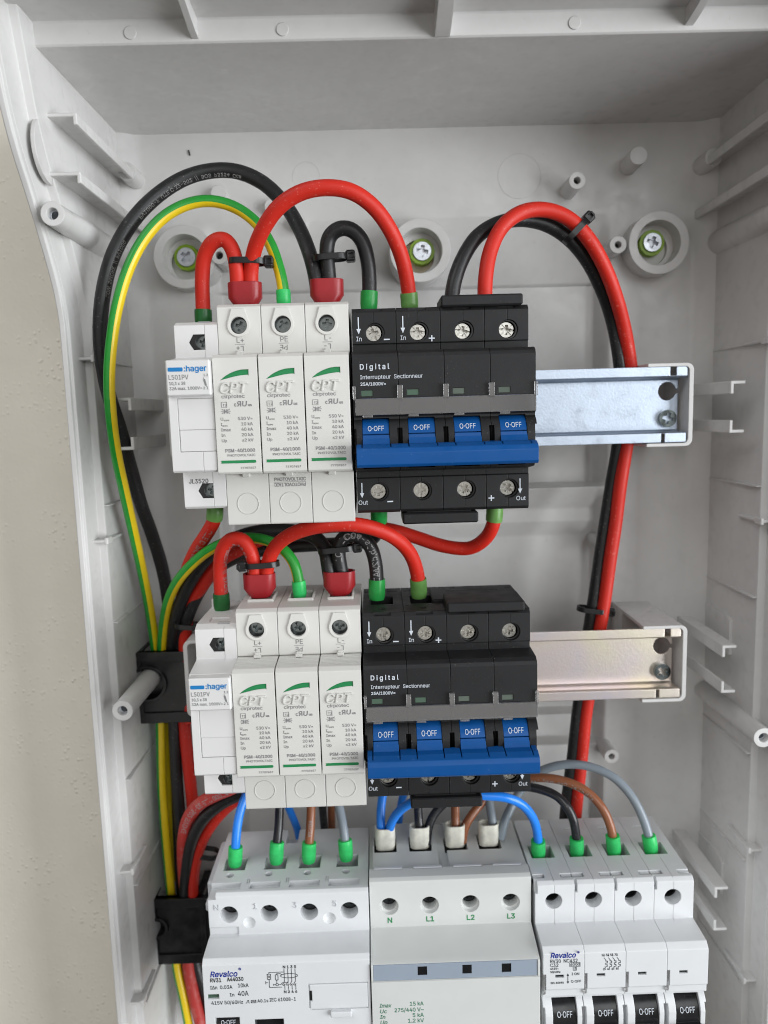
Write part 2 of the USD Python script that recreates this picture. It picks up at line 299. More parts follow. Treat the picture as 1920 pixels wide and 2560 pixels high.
for s in (-1, 1):
    HW = np.tile([p[0] for p in prf], (len(zs), 1)); D = np.stack([np.full(len(zs), p[2], float) if p[1] is None else rd + p[1] for p in prf], 1)
    g = grid(X0 + s * HW, -D, np.tile(zs[:, None], (1, len(prf))))
    if s > 0: g.invert()
    part('side_wall', g, 'shell', enc, smooth=25)
# back panel: raised fields, sloping steps and a deeper field behind the rails
xs = np.unique(np.r_[np.linspace(-140, 163, 70), np.linspace(-100, -90, 12), np.linspace(100, 112, 14)]); zz = np.unique(np.r_[np.linspace(-420, 143, 100), np.linspace(-78, -36, 50), np.linspace(58, 100, 50), np.linspace(-202, -161, 40)])
Xg, Zg = np.meshgrid(xs, zz)
inx = sm(-100, -93, Xg) * (1 - sm(103, 109, Xg))
deep = np.interp(zz, [-430, -202, -201, -187, -186, -172, -171, -70.5, -70, -62, -55, -54.5, -41.5, -41, 64, 64.5, 98, 140], [8, 8, 0, 0, 8, 8, 13.5, 13.5, 13.5, 9, 9, 9, 0, 12, 12, 10.5, 0, 0])[:, None]
Dg = DB - deep * inx + 4.5 * (sm(141, 150, np.abs(Xg - X0)))
bp = grid(Xg, -Dg, Zg)
part('back_panel', bp, 'shell', enc, smooth=30)
# top wall, its step and the flared part in front of it
tz = [(141.2, DB - 1), (142.2, 41.2), (142.8, 42.0), (150.0, 42.6), (150.6, 43.2), (151.6, 78), (154, 78.4), (155, -60)]
TX = np.linspace(X0 - 156.0, X0 + 156.0, 12)
tw = grid(np.tile(TX[:, None], (1, len(tz))), np.tile([-p[1] for p in tz], (12, 1)), np.tile([p[0] for p in tz], (12, 1)))
part('top_wall', tw, 'shell', enc, smooth=30)
for x, w, z0, sl in ((-79.5, 2.6, 143.6, 0), (15.0, 6.0, 142.2, 1), (110.2, 3.4, 144.4, 0)):
    part('stiffening_rib', prof([(42.2, z0), (42.2, 152), (77, 152), (77, 150.2), (48, z0 + .6)], x - w / 2, x + w / 2), 'shell', enc)
for x in (-104, -46, 66):
    part('moulding_mark', cyl(x, 146.2, 42.0, 42.55, 2.4, n=32), 'shell', enc)
# guide rails and posts along the side walls (the right side mirrors the left)
def mir(x): return 2 * X0 - x
for s in (-1, 1):
    f = (lambda x: x) if s < 0 else mir
    bxm = lambda a, b, *r, c=.25: bx(min(f(a), f(b)), max(f(a), f(b)), *r, c=c)
    for z, d0, d1 in ((118.5, DB, 36), (96.2, DB, 36.5)):
        part('guide_rail', (bxm(-141.5, -129.2, d0, d1, z + .6, z + 2) + bxm(-130.6, -129.0, d0, d1 - .1, z - 2.4, z + 1.9)), 'shell', enc)
    part('stop_post', cyl(f(-131.8), 119.6, DB - 2, -33, 4.6, 4.3), 'shell', enc)
    # screw posts for the cover
    for z, d1, xx in ((81.0, 42, -139.2), (-131.5, 22, -134.0) if s < 0 else (-156.0, 19, -139.8)):
        post = cyl(f(xx), z, DB - 2 if z < 0 else 6, d1, 5.5, 4.7) - cyl(f(xx), z, d1 - 9, d1 + 1, 2.3)
        if z > 0: post = post + cyl(f(xx - 2.2), z + .5, DB - 2, 9, 6.6, 6.2)
        part('cover_screw_post', post, 'shell', enc)
        part('brass_insert', cyl(f(xx), z, d1 - 9, d1 - 3.2, 2.28) - cyl(f(xx), z, d1 - 10, d1, 1.7), 'anchorscrew', enc)
    # half round tab on the wall near the top
    tab = m3.Manifold.cylinder(1.6, 12.5, 12.5, 40).transform(np.array([[0, 0, 1, f(-141.8) - .8], [1, 0, 0, -36.0], [0, 1, 0, 106.0]], float)) ^ bx(-400, 400, 35, 60, 60, 160)
    part('round_tab', tab, 'shell', enc)
    # L clips beside each row, small ribs between
    for zr in (0,) if s < 0 else (0, -125, -250):
        for q in (1, -1):
            zc = zr + (9.8 if q > 0 else -8.0)
            a = bxm(-126.6, -125.2, DB - 2, 6, zc - 5.6, zc + .1, c=.15) + (bxm(-132, -125.2, DB - 2, 6, zc - 1.2, zc + .2, c=.15) if q > 0 else bxm(-132, -125.2, DB - 2, 6, zc - 5.7, zc - 4.3, c=.15))
            part('wall_clip', a, 'shell', enc)
    for z in (27.2, -38.9, -92, -170, -226, -292) if s > 0 else (27.2, -38.9, -94.5, -173, -228, -292):
        part('wall_rib', prof([(DB, z - .5), (DB, z + .5), (-2, z + .5), (6, z + .3), (6, z - .3), (-2, z - .5)], min(f(-144.5), f(-137.2)), max(f(-144.5), f(-137.2))) ^ plate([(f(-147), -430), (f(-147), 430), (f(-138.6), 430), (f(-138.6), -430)], -60, 60) + bxm(-140, -126.5, DB - 3, DB + 3.4, z - .5, z + .5, c=0), 'shell', enc)
    for z in (27.3, -54.6, -217, -287):
        part('rim_hook', bxm(-146.5, -138.2, -10, 12.5, z - .7, z + .7, c=.3) + bxm(-139.6, -138.0, 6.5, 12.6, z - 1.6, z + 1.6, c=.3), 'shell', enc)
    for z in (-300, -250, -118, -20, 60):
        part('wall_step', prof([(DB, z - 11), (DB, z + 11), (-22, z + 11), (-15, z + 9), (-15, z - 9), (-22, z - 11)], min(f(-144), f(-138.4)), max(f(-144), f(-138.4))), 'shell', enc) if s > 0 and z in (-118, -250) else None
# mounting rings in which the wall screws sit
for cx, cz in ((-106.9, 79.3), (10.2, 79.5), (129.5, 80.3)):
    ring = cyl(cx, cz, DB - 12, -35, 15.4, 15.2, n=64) - cyl(cx, cz, -44.5, -30, 10.8, 11.0, n=64) - plate(disc(cx - .6, cz - 1.2, 8.2), -70, -40)
    part('mounting_ring', ring, 'shell', enc)
for x, z, d1, r, hole in ((86.9, 109.4, -30, 4.0, 1.7), (117.2, 120.6, -31, 4.3, 0), (108.6, 79.6, -34, 4.2, 1.7), (-89.4, 79.4, -34, 4.2, 1.9), (108.2, -188.3, -33, 3.9, 1.7), (104, -72, -40, 2.6, 0)):
    b = cyl(x, z, -62, d1, r + .4, r, n=40)
    if hole: b = b - cyl(x, z, d1 - 12, d1 + 1, hole)
    part('screw_boss' if hole else 'blank_post', b, 'shell', enc)
    if hole: part('boss_hole_shade', cyl(x, z, d1 - 12, d1 - 5, hole * .98), 'dark', enc)  # black plug painted as the shade down the boss
for x, z, r in ((-46, 119.5, 7.0), (62, 117, 11)):
    part('moulding_mark', (cyl(x, z, DB - .5, DB + .05, r, n=56) - cyl(x, z, DB - 1, DB + 1, r - .2, n=56)), 'shell', enc)
for z, x in ((121, -89.5), (114, -63), (106, -50)):
    part('blank_post', cyl(x, z - 10, -60, -42, 4.2, 4.0), 'shell', enc)
# brackets that carry the rail ends
for zr in (0, -125):
    for s in (1, -1):
        o = rrect(117.5, 133.4, -19.4, 19.0, 3.2).union(sbox(112, -19.4, 121, 19.0)); i = rrect(100, 131.4, -17.9, 17.5, 2.0)
        poly = o.difference(i)
        shelf = o.intersection(sbox(112, -30, 140, 30))
        if s < 0: poly, shelf = (affinity.scale(p, -1, 1, origin=(X0, 0)) for p in (poly, shelf))
        poly, shelf = (affinity.translate(p, 0, zr) for p in (poly, shelf))
        part('rail_bracket', plate(poly, -30, 0.6) + plate(shelf, -62, -29.9), 'shell', enc)

# ------------------------------------------------------------------ wall anchors
def anchor(x, z, turn, label):
    a = thing('wall_anchor', label, 'wall plug', (x, -46, z), 'wall plugs with screws in the mounting rings')
    part('plug', cyl(0, 0, -8, 3.0, 6.7, 6.5, n=12) - cyl(0, 0, .5, 4, 4.7), 'plug', a)
    part('screw', pozi(4.6, 3, turn=turn).translate([0, -4.2, 0]), 'anchorscrew', a)
    part('plaster', cyl(0, 0, -12, -2.2, 12, n=24), 'plaster', a)
anchor(-107.6, 80.7, 40, 'lime green wall plug with dull grey screw behind the small upper red loop')
anchor(11.6, 80.6, 10, 'lime green wall plug with cross screw right of the large upper red loop')
anchor(128.8, 82.0, 20, 'lime green wall plug with shiny cross screw at top right by the side wall')

# ------------------------------------------------------------------ rails
def din_rail(z, m, label):
    r = thing('mounting_rail', label, 'mounting rail', (0, 0, z), None)
    o = [(-1, 17.5), (0, 17.5), (0, 13.2), (-1.2, 12.5), (-6.3, 12.5), (-7.5, 11.6), (-7.5, -11.6), (-6.3, -12.5), (-1.2, -12.5), (0, -13.2), (0, -17.5), (-1, -17.5), (-1, -13.4), (-7.1, -13.4), (-8.5, -12.2), (-8.5, 12.2), (-7.1, 13.4), (-1, 13.4)]
    b = prof(o, -99.0, 130.6)
    b = b - cyl(124.2, 6.4, -9, -6, 4.3) - bx(124.2, 132, -9, -6, 5.2, 7.4) - bx(122.6, 125.6, -3, 1, 13.3, 18) - bx(118.9, 120.6, -3, 1, -18, -13.3)
    b = b - bx(129.4, 132, -9, -1.4, -13, 13)
    part('rail_strip', b, m, r)
    part('screw', pozi(4.1, 2.4, turn=15 if z == 0 else 50).translate([124.2, 5.4, -6.4]), 'zinc', r)
din_rail(0, 'rail', 'bright silvery steel mounting rail to the right of the upper black switch')
din_rail(-125, 'rail2', 'yellowish pink tinted steel mounting rail to the right of the lower black switch')
# a black speck lying against the back panel under the top wall
sp = part('plastic_chip', bx(-.35, .35, 0, .5, -1.3, 1.3, c=.1).rotate([0, -12, 0]).translate([-104, 0, 132]).translate([0, -DB - .2, 0]), 'tie', None)
say(sp, 'tiny black plastic chip stuck on the back panel under the top wall', 'plastic chip')

# ------------------------------------------------------------------ surge protector: three plug-in cartridges on a three pole base
def socket_screw(x, z, d, r, parent, m='zinc', slot=False, turn=0.0, name='terminal_screw'):
    part(name, pozi(r, 3, slot, turn).translate([x, -d, z]), m, parent)
def mirrored(t):
    v = t.vertices.copy(); v[:, 0] = v[:, 0].min() + v[:, 0].max() - v[:, 0]
    return trimesh.Trimesh(v, t.faces[:, ::-1], process=False)
def surge_protector(at, label):
    t = thing('surge_protector', label, 'surge protector', at, None)
    W = 17.5
    marks = [('L+', 'L+'), ('PE', 'PE'), ('L-', 'L-')]
    for k in range(3):
        a, b = k * W + .12, (k + 1) * W - .12; c = (a + b) / 2 - .2
        o = rounded([(-2, 44.2), (41.5, 44.6), (44, 43.2), (44, 24.4), (36, 24.0), (36, -22.6), (44, -23.1), (44, -44.4), (-2, -44.6)], .9)
        h = prof(o, a, b) - cyl(c, 36.0, 30, 46, 3.35) - bx(c - 5.2, c + 5.2, 15, 30, 36, 46, c=.4)
        p = part('base_pole', h, 'cpt', t)
        # raised teardrop rim round the screw hole
        tear = unary_union([disc(c, 36, 4.5), Polygon([(c - 2.6, 42.5), (c + 2.6, 42.5), (c + 4.4, 36.8), (c - 4.4, 36.8)])]).buffer(-.5).buffer(.5)
        part('screw_rim', plate(tear.difference(disc(c, 36, 3.35)), 43.8, 44.75), 'cpt', p)
        part('dark_hole_liner', cyl(c, 36, 31, 43, 3.34) - cyl(c, 36, 30, 44, 3.0), 'dark', p)  # black tube inside the hole stands in for its shade
        socket_screw(c, 36, 40.8, 3.1, p, 'zinc', turn=(20, 60, 5)[k])
        part('socket_rim', (bx(c - 5.9, c + 5.9, 14.4, 30.6, 44, 45.6, c=.6) - bx(c - 4.9, c + 4.9, 15.4, 29.6, 43, 47, c=.5)), 'cpt', p)
        part('printed_text', [text(marks[k][0], 2.0, c + .2, 29.3, 44, 'c'), text(marks[k][1], 2.0, c + .2, 28.0, 44, 'c', flip=True), trimesh.util.concatenate([tri(bx(c - 1.9, c + 2.1, 43.9, 44.1, 28.6, 28.75))])], 'ink_grey', p)
        part('blank_screw_disc', (cyl(c + .1, -35.6, 43.5, 44.16, 4.5, n=48) - cyl(c + .1, -35.6, 43, 45, 4.22, n=48)), 'cpt', p)
        if k == 1:
            part('printed_text', [text('PHOTOVOLTAIC', 1.35, c + .2, -26.6, 44, 'c', True, width=13), text('PHOTOVOLTAIC', 1.35, c + .2, -27.5, 44, 'c', True, flip=True, width=13), tri(bx(c - 6.3, c + 6.7, 43.9, 44.1, -27.15, -27.0))], 'ink_grey', p)
        part('latch', bx(c - 1.5, c + 1.5, 43.4, 46.2, 23.2, 25.4, c=.3) + bx(c - 1.1, c + 1.1, 43.4, 45.4, 24.8, 26.2, c=.3), 'cpt', p)
        part('latch', bx(c - 1.6, c + 1.6, 43.4, 45.6, -24.6, -22.4, c=.3), 'cpt', p)
        # cartridge
        a2, b2 = a + .12, b - .12
        o = rounded([(34, 23.6), (44.6, 24.3), (57.2, 23.6), (59.3, 22.2), (59.3, -21.4), (58.4, -22.2), (34, -22.2)], .5)
        body = prof(o, a2, b2)
        for i in range(7):
            d = 46.2 + 1.5 * i; body = body - bx(a2 - 1, b2 + 1, d, d + .55, 24.2 - .05 * i - .35, 26)
        body = m3.Manifold.batch_hull([prof(o, a2 + .35, b2 - .35), prof([(d * .994 + .1, z * .988) for d, z in o], a2, b2)]) ^ body if False else body
        x0 = a + 3.0
        swoosh = Polygon([(x0 - .2, 13.9)] + [(x0 + 10.8 * s, 13.9 + 3.9 * math.sin(math.pi / 2 * min(1, s * 1.15)) ** .75) for s in np.linspace(.06, 1, 14)] + [(x0 + 10.8, 15.4)] + [(x0 + 10.8 * s, 14.0 + 1.75 * math.sin(math.pi / 2 * s) ** 1.1) for s in np.linspace(.96, .08, 12)]).buffer(0)
        body = body - plate(swoosh, 58.9, 60)
        cart = part('cartridge', body, 'cpt', t)
        part('swoosh_mark', plate(swoosh.buffer(-.03), 58.5, 59.0), 'ink_green', cart)
        part('embossed_letters', [text('CPT', 3.9, a + 2.0, 9.0, 59.3, bold=True, slant=.22, depth=.6, width=10.6)], 'cpt', cart)
        R = a + 14.9; L = a + 2.0
        tx = [text('cirprotec', 1.35, a + 3.0, 7.1, 59.3, width=8.9), text('T2', .95, a + 3.3, 4.0, 59.3), mirrored(text('R', 1.9, a + 8.7, 3.9, 59.3, bold=True, width=1.7)), text('U', 1.9, a + 10.5, 3.9, 59.3, bold=True, slant=.12, width=2.0), text('c', 1.5, a + 7.7, 3.9, 59.3, squeeze=.7, bold=True), text('us', 1.0, a + 13.0, 3.9, 59.3, bold=True, width=1.5)]
        fr = sbox(a + 2.8, 3.6, a + 5.0, 5.7); tx.append(tri(plate(fr.difference(fr.buffer(-.14)), 59.25, 59.42)))
        g = [line(q, .16) for q in ([(a + 2.9, 1.2), (a + 6.0, 3.0)], [(a + 2.9, 3.0), (a + 6.0, 1.2)], [(a + 3.1, 2.6), (a + 5.8, 2.6)], [(a + 3.1, 1.6), (a + 5.8, 1.6)], [(a + 3.9, 1.2), (a + 3.9, 3.0)], [(a + 4.9, 1.2), (a + 4.9, 3.0)], [(a + 2.6, 2.1), (a + 6.2, 2.1)])]
        tx.append(tri(plate(unary_union(g), 59.25, 59.42)))
        for i, (l, sub, r) in enumerate((('U', 'OCPV', '530 V='), ('I', 'SCPV', '10 kA'), ('Imax', '', '40 kA'), ('In', '', '20 kA'), ('Up', '', '\u22642 kV'))):
            z = -1.35 - 2.07 * i
            tx += [text(l, 1.15, L + .2, z, 59.3), text(r, 1.2, R - .4, z, 59.3, 'r')]
            if sub: tx.append(text(sub, .55, L + (1.4 if i == 0 else .8), z - .3, 59.3))
        tx += [text('PSM-40/1000', 1.25, R, -13.6, 59.3, 'r', True, width=11.6), text('PHOTOVOLTAIC', .9, R, -15.3, 59.3, 'r', width=10.8), text('77707657', .8, R, -20.2, 59.3, 'r', width=6.0)]
        part('printed_text', tx, 'ink_grey', cart)
        bar = rrect(a + 1.3, a + 15.1, -17.9, -16.8, .5).difference(disc(a + 1.2, -17.35, .55))
        part('green_bar', plate(bar, 59.2, 59.44), 'ink_green', cart)
    return t
sp1 = surge_protector((-76.75, 0, 0), 'three module white surge protector with green swooshes in the upper row')
sp2 = copy(sp1, (-76.0, 0, -125), 'three module white surge protector with green swooshes in the middle row')

# ------------------------------------------------------------------ fuse holder
def fuse_holder(at, label):
    t = thing('fuse_holder', label, 'fuse holder', at, None)
    W = 17.3
    o = rounded([(-2, 37.6), (40, 38.2), (43.8, 36.6), (44, 24.0), (46, 23.5), (57.0, 22.0), (58.6, 20.5), (58.6, -20.4), (57.6, -21.2), (44, -21.4), (44, -36.2), (42.8, -37.2), (-2, -37.4)], .5)
    b = prof(o, 0, W)
    hexa = Polygon([(5.6, 29.9), (5.6 + 1.8, 33.0), (12, 33.0), (12, 26.9), (7.4, 26.9)])
    hexb = affinity.translate(hexa, .1, -59.7)
    b = b - plate(hexa, 34, 46) - plate(hexb, 34, 46) - bx(12.0, 12.12, 42, 46, 23.6, 38.6) - bx(12.0, 12.12, 56, 60, -22, -13.2) - bx(12, 12.12, 42, 46, -38, -21)
    b = b - bx(4.4, 12.4, 30, 37, 37.2, 39).translate([0, 0, .4])
    b = b - bx(3.3, W + 1, 57.5, 60, -13.1, 7.4)                       # field of the fuse drawer
    body = part('housing', b, 'hag', t)
    part('drawer', bx(3.42, W, 50, 58.5, -4.6, 7.3, c=.12) + bx(3.5, W, 50, 58.3, -12.95, -4.66, c=.12), 'hag', t)
    part('drawer_gap', bx(3.2, W - .1, 56.5, 57.62, -13.2, 7.4), 'seam', t)
    lab = part('label_plate', bx(.4, W - .1, 56, 62, 8.3, 21.8, c=.5), 'hag', t)
    part('printed_text', [tri(plate(rrect(1.4, 7.0, 17.5, 19.0, .45), 61.9, 62.12)), text(':', 2.0, 7.3, 17.5, 62, bold=True), text('hager', 2.1, 8.1, 17.5, 62, bold=True, width=7.9)], 'ink_blue', lab)
    tx = [text('L501PV', 1.75, 1.4, 14.5, 62, width=7.6), text('10,3 x 38', 1.15, 1.5, 12.5, 62, width=6.2), text('32A max. 1000V=', 1.15, 1.5, 10.6, 62, width=12.4), text('2 1', 1.0, 14.3, 10.6, 62), text('1.2', .9, 14.6, 15.5, 62)]
    tx.append(tri(plate(unary_union([line([(14.7, 15.0), (14.9, 14.2)], .2), affinity.rotate(sbox(14.8, 12.0, 15.5, 14.4), 14), line([(15.5, 12.1), (15.7, 11.6)], .2)]), 61.9, 62.12)))
    part('printed_text', tx, 'ink_grey', lab)
    part('printed_text', [text('JL3520', 1.8, 2.2, -26.6, 44, width=8.0)], 'ink_black', body)
    for z in (29.9, -29.8):
        part('dark_hole_liner', plate((hexa if z > 0 else hexb).buffer(-.05).difference(disc(11.2, z, 2.9)), 34, 43.2), 'blackgloss', body)
        socket_screw(11.0, z, 41.0, 2.8, body, 'zinc', turn=20); part('screw_shade', plate((hexa if z > 0 else hexb).buffer(-.1), 33, 36), 'dark', body)
    part('top_mark', bx(9, 14, 40.4, 40.7, 38, 38.4) + bx(9, 14, 38.4, 38.7, 38, 38.4), 'seam', body)
    part('peg', cylz(1.8, 12, 37, 42, 1.3), 'hag', body)
    part('clip_foot', bx(-3.0, 1, 2, 12, 14, 21, c=1) + bx(-3, 1, 2, 12, -21, -14, c=1), 'hag', body)
    return t
fh1 = fuse_holder((-94.1, 0, 0), 'slim white fuse holder with blue lettered label in the upper row')
fh2 = copy(fh1, (-93.3, 0, -125), 'slim white fuse holder with blue lettered label in the middle row')

# ------------------------------------------------------------------ black four pole switch with blue handle
def isolator(at, label):
    t = thing('isolator_switch', label, 'isolator switch', at, None)
    W = 17.72; WN = 17.86
    for k in range(4):
        a, b = k * W, (k + 1) * W - .22; n0, n1 = k * WN - .15, (k + 1) * WN - .37; c = (a + b) / 2 - (.3 if k < 2 else -.1)
        sh = prof(rounded([(-2, 41.2), (42.5, 41.4), (44, 39.6), (44, 27.4), (43.2, 27.3), (43.2, -26.4), (44, -26.6), (44, -39.8), (42.6, -41), (-2, -41.2)], .3), a, b)
        nose = prof(rounded([(40, 24.3), (44.5, 24.2), (53.4, 23.8), (55.4, 22.6), (56, 21.2), (56, -.9), (54.4, -1.6), (54.4, -21.0), (53, -22.6), (40, -24.4)], .4), n0, n1)
        sh = sh - cyl(c + .6, 31.7, 30, 46, 3.9) - cyl(c + .6, -32.3, 30, 46, 3.9) - bx(c - 5, c + 5, 15, 29, 34, 44) - bx(c - 5, c + 5, 15, 29, -44, -34) - bx(c - 3.4, c + 3.4, 1, 2.2, 39, 44)
        sh = sh - bx(c - 7.6, c - 2.2, 4.2, 5.4, 40.4, 44) - bx(c + 2.6, c + 7.4, 4.2, 5.4, 40.4, 44) - bx(c - 7.4, c + 7.2, 31.6, 32.1, 40.8, 44)
        sh = sh - cylz(c, 37, 38, 44, 1.25) - bx(c + .1, c + .22, 43.7, 45, 24, 42) - bx(c + .1, c + .22, 43.7, 45, -42, -24) - bx(c - 3.5, c + 3.5, 42.2, 46, 40.2, 43)
        t0, t1 = n0 + 3.1, n0 + 3.1 + 10.6
        cheek = cylx(n0, n1, 49.5, -11.2, 9.9) ^ bx(n0, n1, 44, 59.2, -22, -1.8)
        nose = nose + (cheek - bx(n0 - 1, n0 + .9, 40, 70, -18, -6) - bx(n1 - .9, n1 + 1, 40, 70, -18, -6))
        nose = nose - bx(t0, t1, 42, 70, -22, -2.2) - bx(t0, t0 + 4.6, 55.6, 57, 6.4, 8.7)
        pole = part('pole_housing', sh + nose, 'black', t)
        drum = cylx(t0 + .15, t1 - .15, 50, -11.2, 9.2) - bx(t0, t1, 57.4, 60, -8.6, -8.2) - bx(t0 - 1, t1 + 1, 40, 47.4, -40, 40)
        tog = part('toggle', drum, 'bluep', pole)
        mt = text('O\u00b7OFF', 2.25, (t0 + t1) / 2, 0, 0, 'c', width=6.4)
        v = mt.vertices.copy(); th = (v[:, 2] + 4.3) / 9.2; rr = 9.2 + (-v[:, 1])
        mt = trimesh.Trimesh(np.stack([v[:, 0], -(50 + rr * np.cos(th)), -11.2 + rr * np.sin(th)], 1), mt.faces, process=False)
        part('printed_text', mt, 'ink_white', tog)
        part('indicator', bx(t0 + .06, t0 + 4.54, 55, 55.75, 6.46, 8.64), 'indic' if k < 2 else 'indic2', pole)
        for z, tn in ((31.7, (70, 0, 10, 5)[k]), (-32.3, (0, 90, 30, 40)[k])):
            part('dark_hole_liner', cyl(c + .6, z, 36, 43, 3.89) - cyl(c + .3, z, 35, 44, 3.3), 'blackgloss', pole)
            socket_screw(c + .1, z, 41.8, 3.05, pole, 'steel', True, tn)
        if k < 2:
            part('printed_text', [tri(plate(unary_union([line([(a + 2.6, 38), (a + 2.6, 33)], .45), Polygon([(a + 1.7, 33.4), (a + 3.5, 33.4), (a + 2.6, 31.3)])]), 43.9, 44.1)), text('In', 1.75, a + 2.6, 28.6, 44, 'c'),
                                  tri(plate(line([(a + 12.6, 29.0), (a + 15.0, 29.0)], .5) if k == 0 else unary_union([line([(a + 12.9, 29.0), (a + 15.3, 29.0)], .5), line([(a + 14.1, 27.8), (a + 14.1, 30.2)], .5)]), 43.9, 44.1))], 'ink_white', pole)
        if k in (0, 3):
            q = 1.9 if k == 0 else 13.9
            part('printed_text', [tri(plate(unary_union([line([(a + q, -28.4), (a + q, -33)], .45), Polygon([(a + q - .9, -32.6), (a + q + .9, -32.6), (a + q, -34.6)])]), 43.9, 44.1)), text('Out', 1.75, a + q + .3, -37.4, 44, 'c'),
                                  tri(plate(line([(a + 12.2, -36.4), (a + 14.6, -36.4)], .5) if k == 0 else unary_union([line([(a + .8, -36.2), (a + 3.2, -36.2)], .5), line([(a + 2, -37.4), (a + 2, -35)], .5)]), 43.9, 44.1))], 'ink_white', pole)
    part('printed_text', [text('D i g i t a l', 2.0, 2.6, 16.7, 56, bold=True, width=11.6), text('Interrupteur', 1.55, 2.7, 13.0, 56, width=12.0), text('Sectionneur', 1.55, 15.8, 13.0, 56, width=11.2), text('25A/1000V=', 1.2, 2.7, 10.5, 56, bold=True, width=10)], 'ink_white', t)
    cov = bx(.6, 71.0, 56.1, 57.2, -.9, 5.5, c=.15)
    for k in range(5):
        x = (-.2, 17.0, 34.9, 52.7, 70.4)[k]; cov = cov + bx(x, x + (1.1 if k in (0, 4) else 2.1), 56.1, 57.6, 5.0, 10.4, c=.15)
    for k in range(4):
        cov = cov + bx(k * WN + 3.4, k * WN + 7.2, 56.1, 57.0, -1.8, -.7, c=.1)
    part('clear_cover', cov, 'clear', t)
    hb = prof(rounded([(58.2, -12.0), (64, -12.2), (67.0, -13.4), (68, -15.2), (67.8, -19.6), (66.6, -20.7), (62, -20.4), (57.0, -19.2)], .7), .7, 69.6)
    for k in range(4):
        hb = hb + prof([(56, -8.4), (58.6, -9.2), (61, -12.6), (60, -15), (54, -15)], k * WN + 3.1, k * WN + 13.5)
        hb = hb - bx(k * WN + 2.6, k * WN + 3.05, 54, 66, -13.4, -8) - bx(k * WN + 13.55, k * WN + 14.0, 54, 66, -13.4, -8)
    part('handle_bar', hb, 'bluep', t)
    # blanking covers over the unused terminals
    up = bx(35.6, 68.2, 27, 46.0, 41.0, 45.4, c=.6) + bx(30.8, 66, 6, 28, 40.6, 42.6, c=.4) - bx(38, 43, 4, 9, 40, 46) - bx(50, 55, 4, 9, 40, 46) - bx(38, 62, 12.4, 13.2, 42, 46)
    part('terminal_cover', up, 'black', t)
    lo = bx(18.4, 49.6, 24, 45.2, -46.0, -41.4, c=.6) + bx(20, 47, 26, 42.5, -42, -40.6, c=.3)
    part('terminal_cover', lo, 'black', t)
    part('rail_foot', bx(70.4, 72.6, 2, 30, -4, 20, c=.6) + bx(70.4, 72.2, 2, 36, -20, -8, c=.6), 'black', t)
    return t
is1 = isolator((-23.1, 0, 0), 'black four pole switch with blue handle bar in the upper row')
is2 = copy(is1, (-22.7, 0, -125), 'black four pole switch with blue handle bar in the middle row')

# ------------------------------------------------------------------ bottom row: residual current switch
rc = thing('residual_current_switch', 'wide white residual current switch with navy lettering at bottom left', 'residual current switch', (-95.0, 0, -250))
W = 70.9
o = rounded([(-6, 41.6), (42.8, 41.6), (44.3, 40.4), (44.3, 22.2), (58.2, 21.9), (60.3, 20.2), (60.3, -22.5), (44.3, -22.5), (44.3, -41), (-6, -41.5)], .7)
b = prof(o, 0, W)
fx = (8.5, 27.4, 43.4, 61.0); hx = (9.0, 26.7, 44.4, 62.2)
for k in range(4):
    b = b - bx(fx[k] - 5.0, fx[k] + 5.0, 17.5, 27.0, 30, 44) - cyl(hx[k], 31.8, 32, 46, 3.95) - cylz(hx[k] - 1.5, 30.6, 38, 44, 1.7) - bx(hx[k] - 9.0, hx[k] + 4.6, 36.2, 40.8, 39.2, 44) - bx(hx[k] - 4.6, hx[k] + 4.6, 38.0, 41.6, 37.4, 40)
    if k: b = b - bx(hx[k] - 10.6, hx[k] - 10.3, 33.5, 37, 41.3, 44) - bx(hx[k] - 9.7, hx[k] - 9.4, 33.5, 37, 41.3, 44)
for x, z in ((17.8, 27.6), (53.3, 28.4)): b = b - m3.Manifold.sphere(2.9, 32).translate([x, -45.3, z])
b = b - bx(-1, 12.9, 43.7, 46, 22.0, 25.8) - bx(-1, 3.4, 36.4, 46, 39.0, 44)
b = b - bx(1.6, 6.4, 59.4, 61, 4.4, 6.7) - bx(4.0, 14.6, 50, 61, -22.6, -4.4) - bx(20.8, 33.4, 50, 61, -22.6, -5.9) - bx(44.6, 69.8, 59.9, 61, -2.4, 9.9) - bx(30, 36, -10, 6, 36, 44)
body = part('housing', b, 'rev', rc)
for k in range(4):
    part('terminal_shade', cyl(hx[k], 31.8, 33, 37.5, 3.9), 'dark', body); part('socket_shadow', bx(fx[k] - 4.95, fx[k] + 4.95, 17.6, 26.9, 31, 34.5), 'dark', body)  # black plugs stand for the shade in screw holes and wire sockets
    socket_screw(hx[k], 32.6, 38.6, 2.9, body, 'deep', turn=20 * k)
    part('busbar_slot_shade', bx(hx[k] - 4.5, hx[k] + 4.5, 38.1, 41.5, 36.5, 38.2), 'dark', body)  # black block stands for the shade in the busbar slot
    part('busbar_lip', bx(hx[k] - 2.6, hx[k] + 3.2, 39.2, 40.2, 37.5, 38.9), 'steel', body)
part('embossed_numerals', [text(s, 2.6, x, 34.2, 44.3, depth=.3) for s, x in (('N', 2.4), ('1', 19.6), ('3', 37.2), ('5', 54.8))], 'revgrey', body)
part('printed_text', [text('Revalco', 2.5, 3.0, 14.8, 60.3, bold=True, slant=.2, width=11.6), text('\u00ae', 1.5, 15.2, 17.2, 60.3)], 'ink_navy', rc)
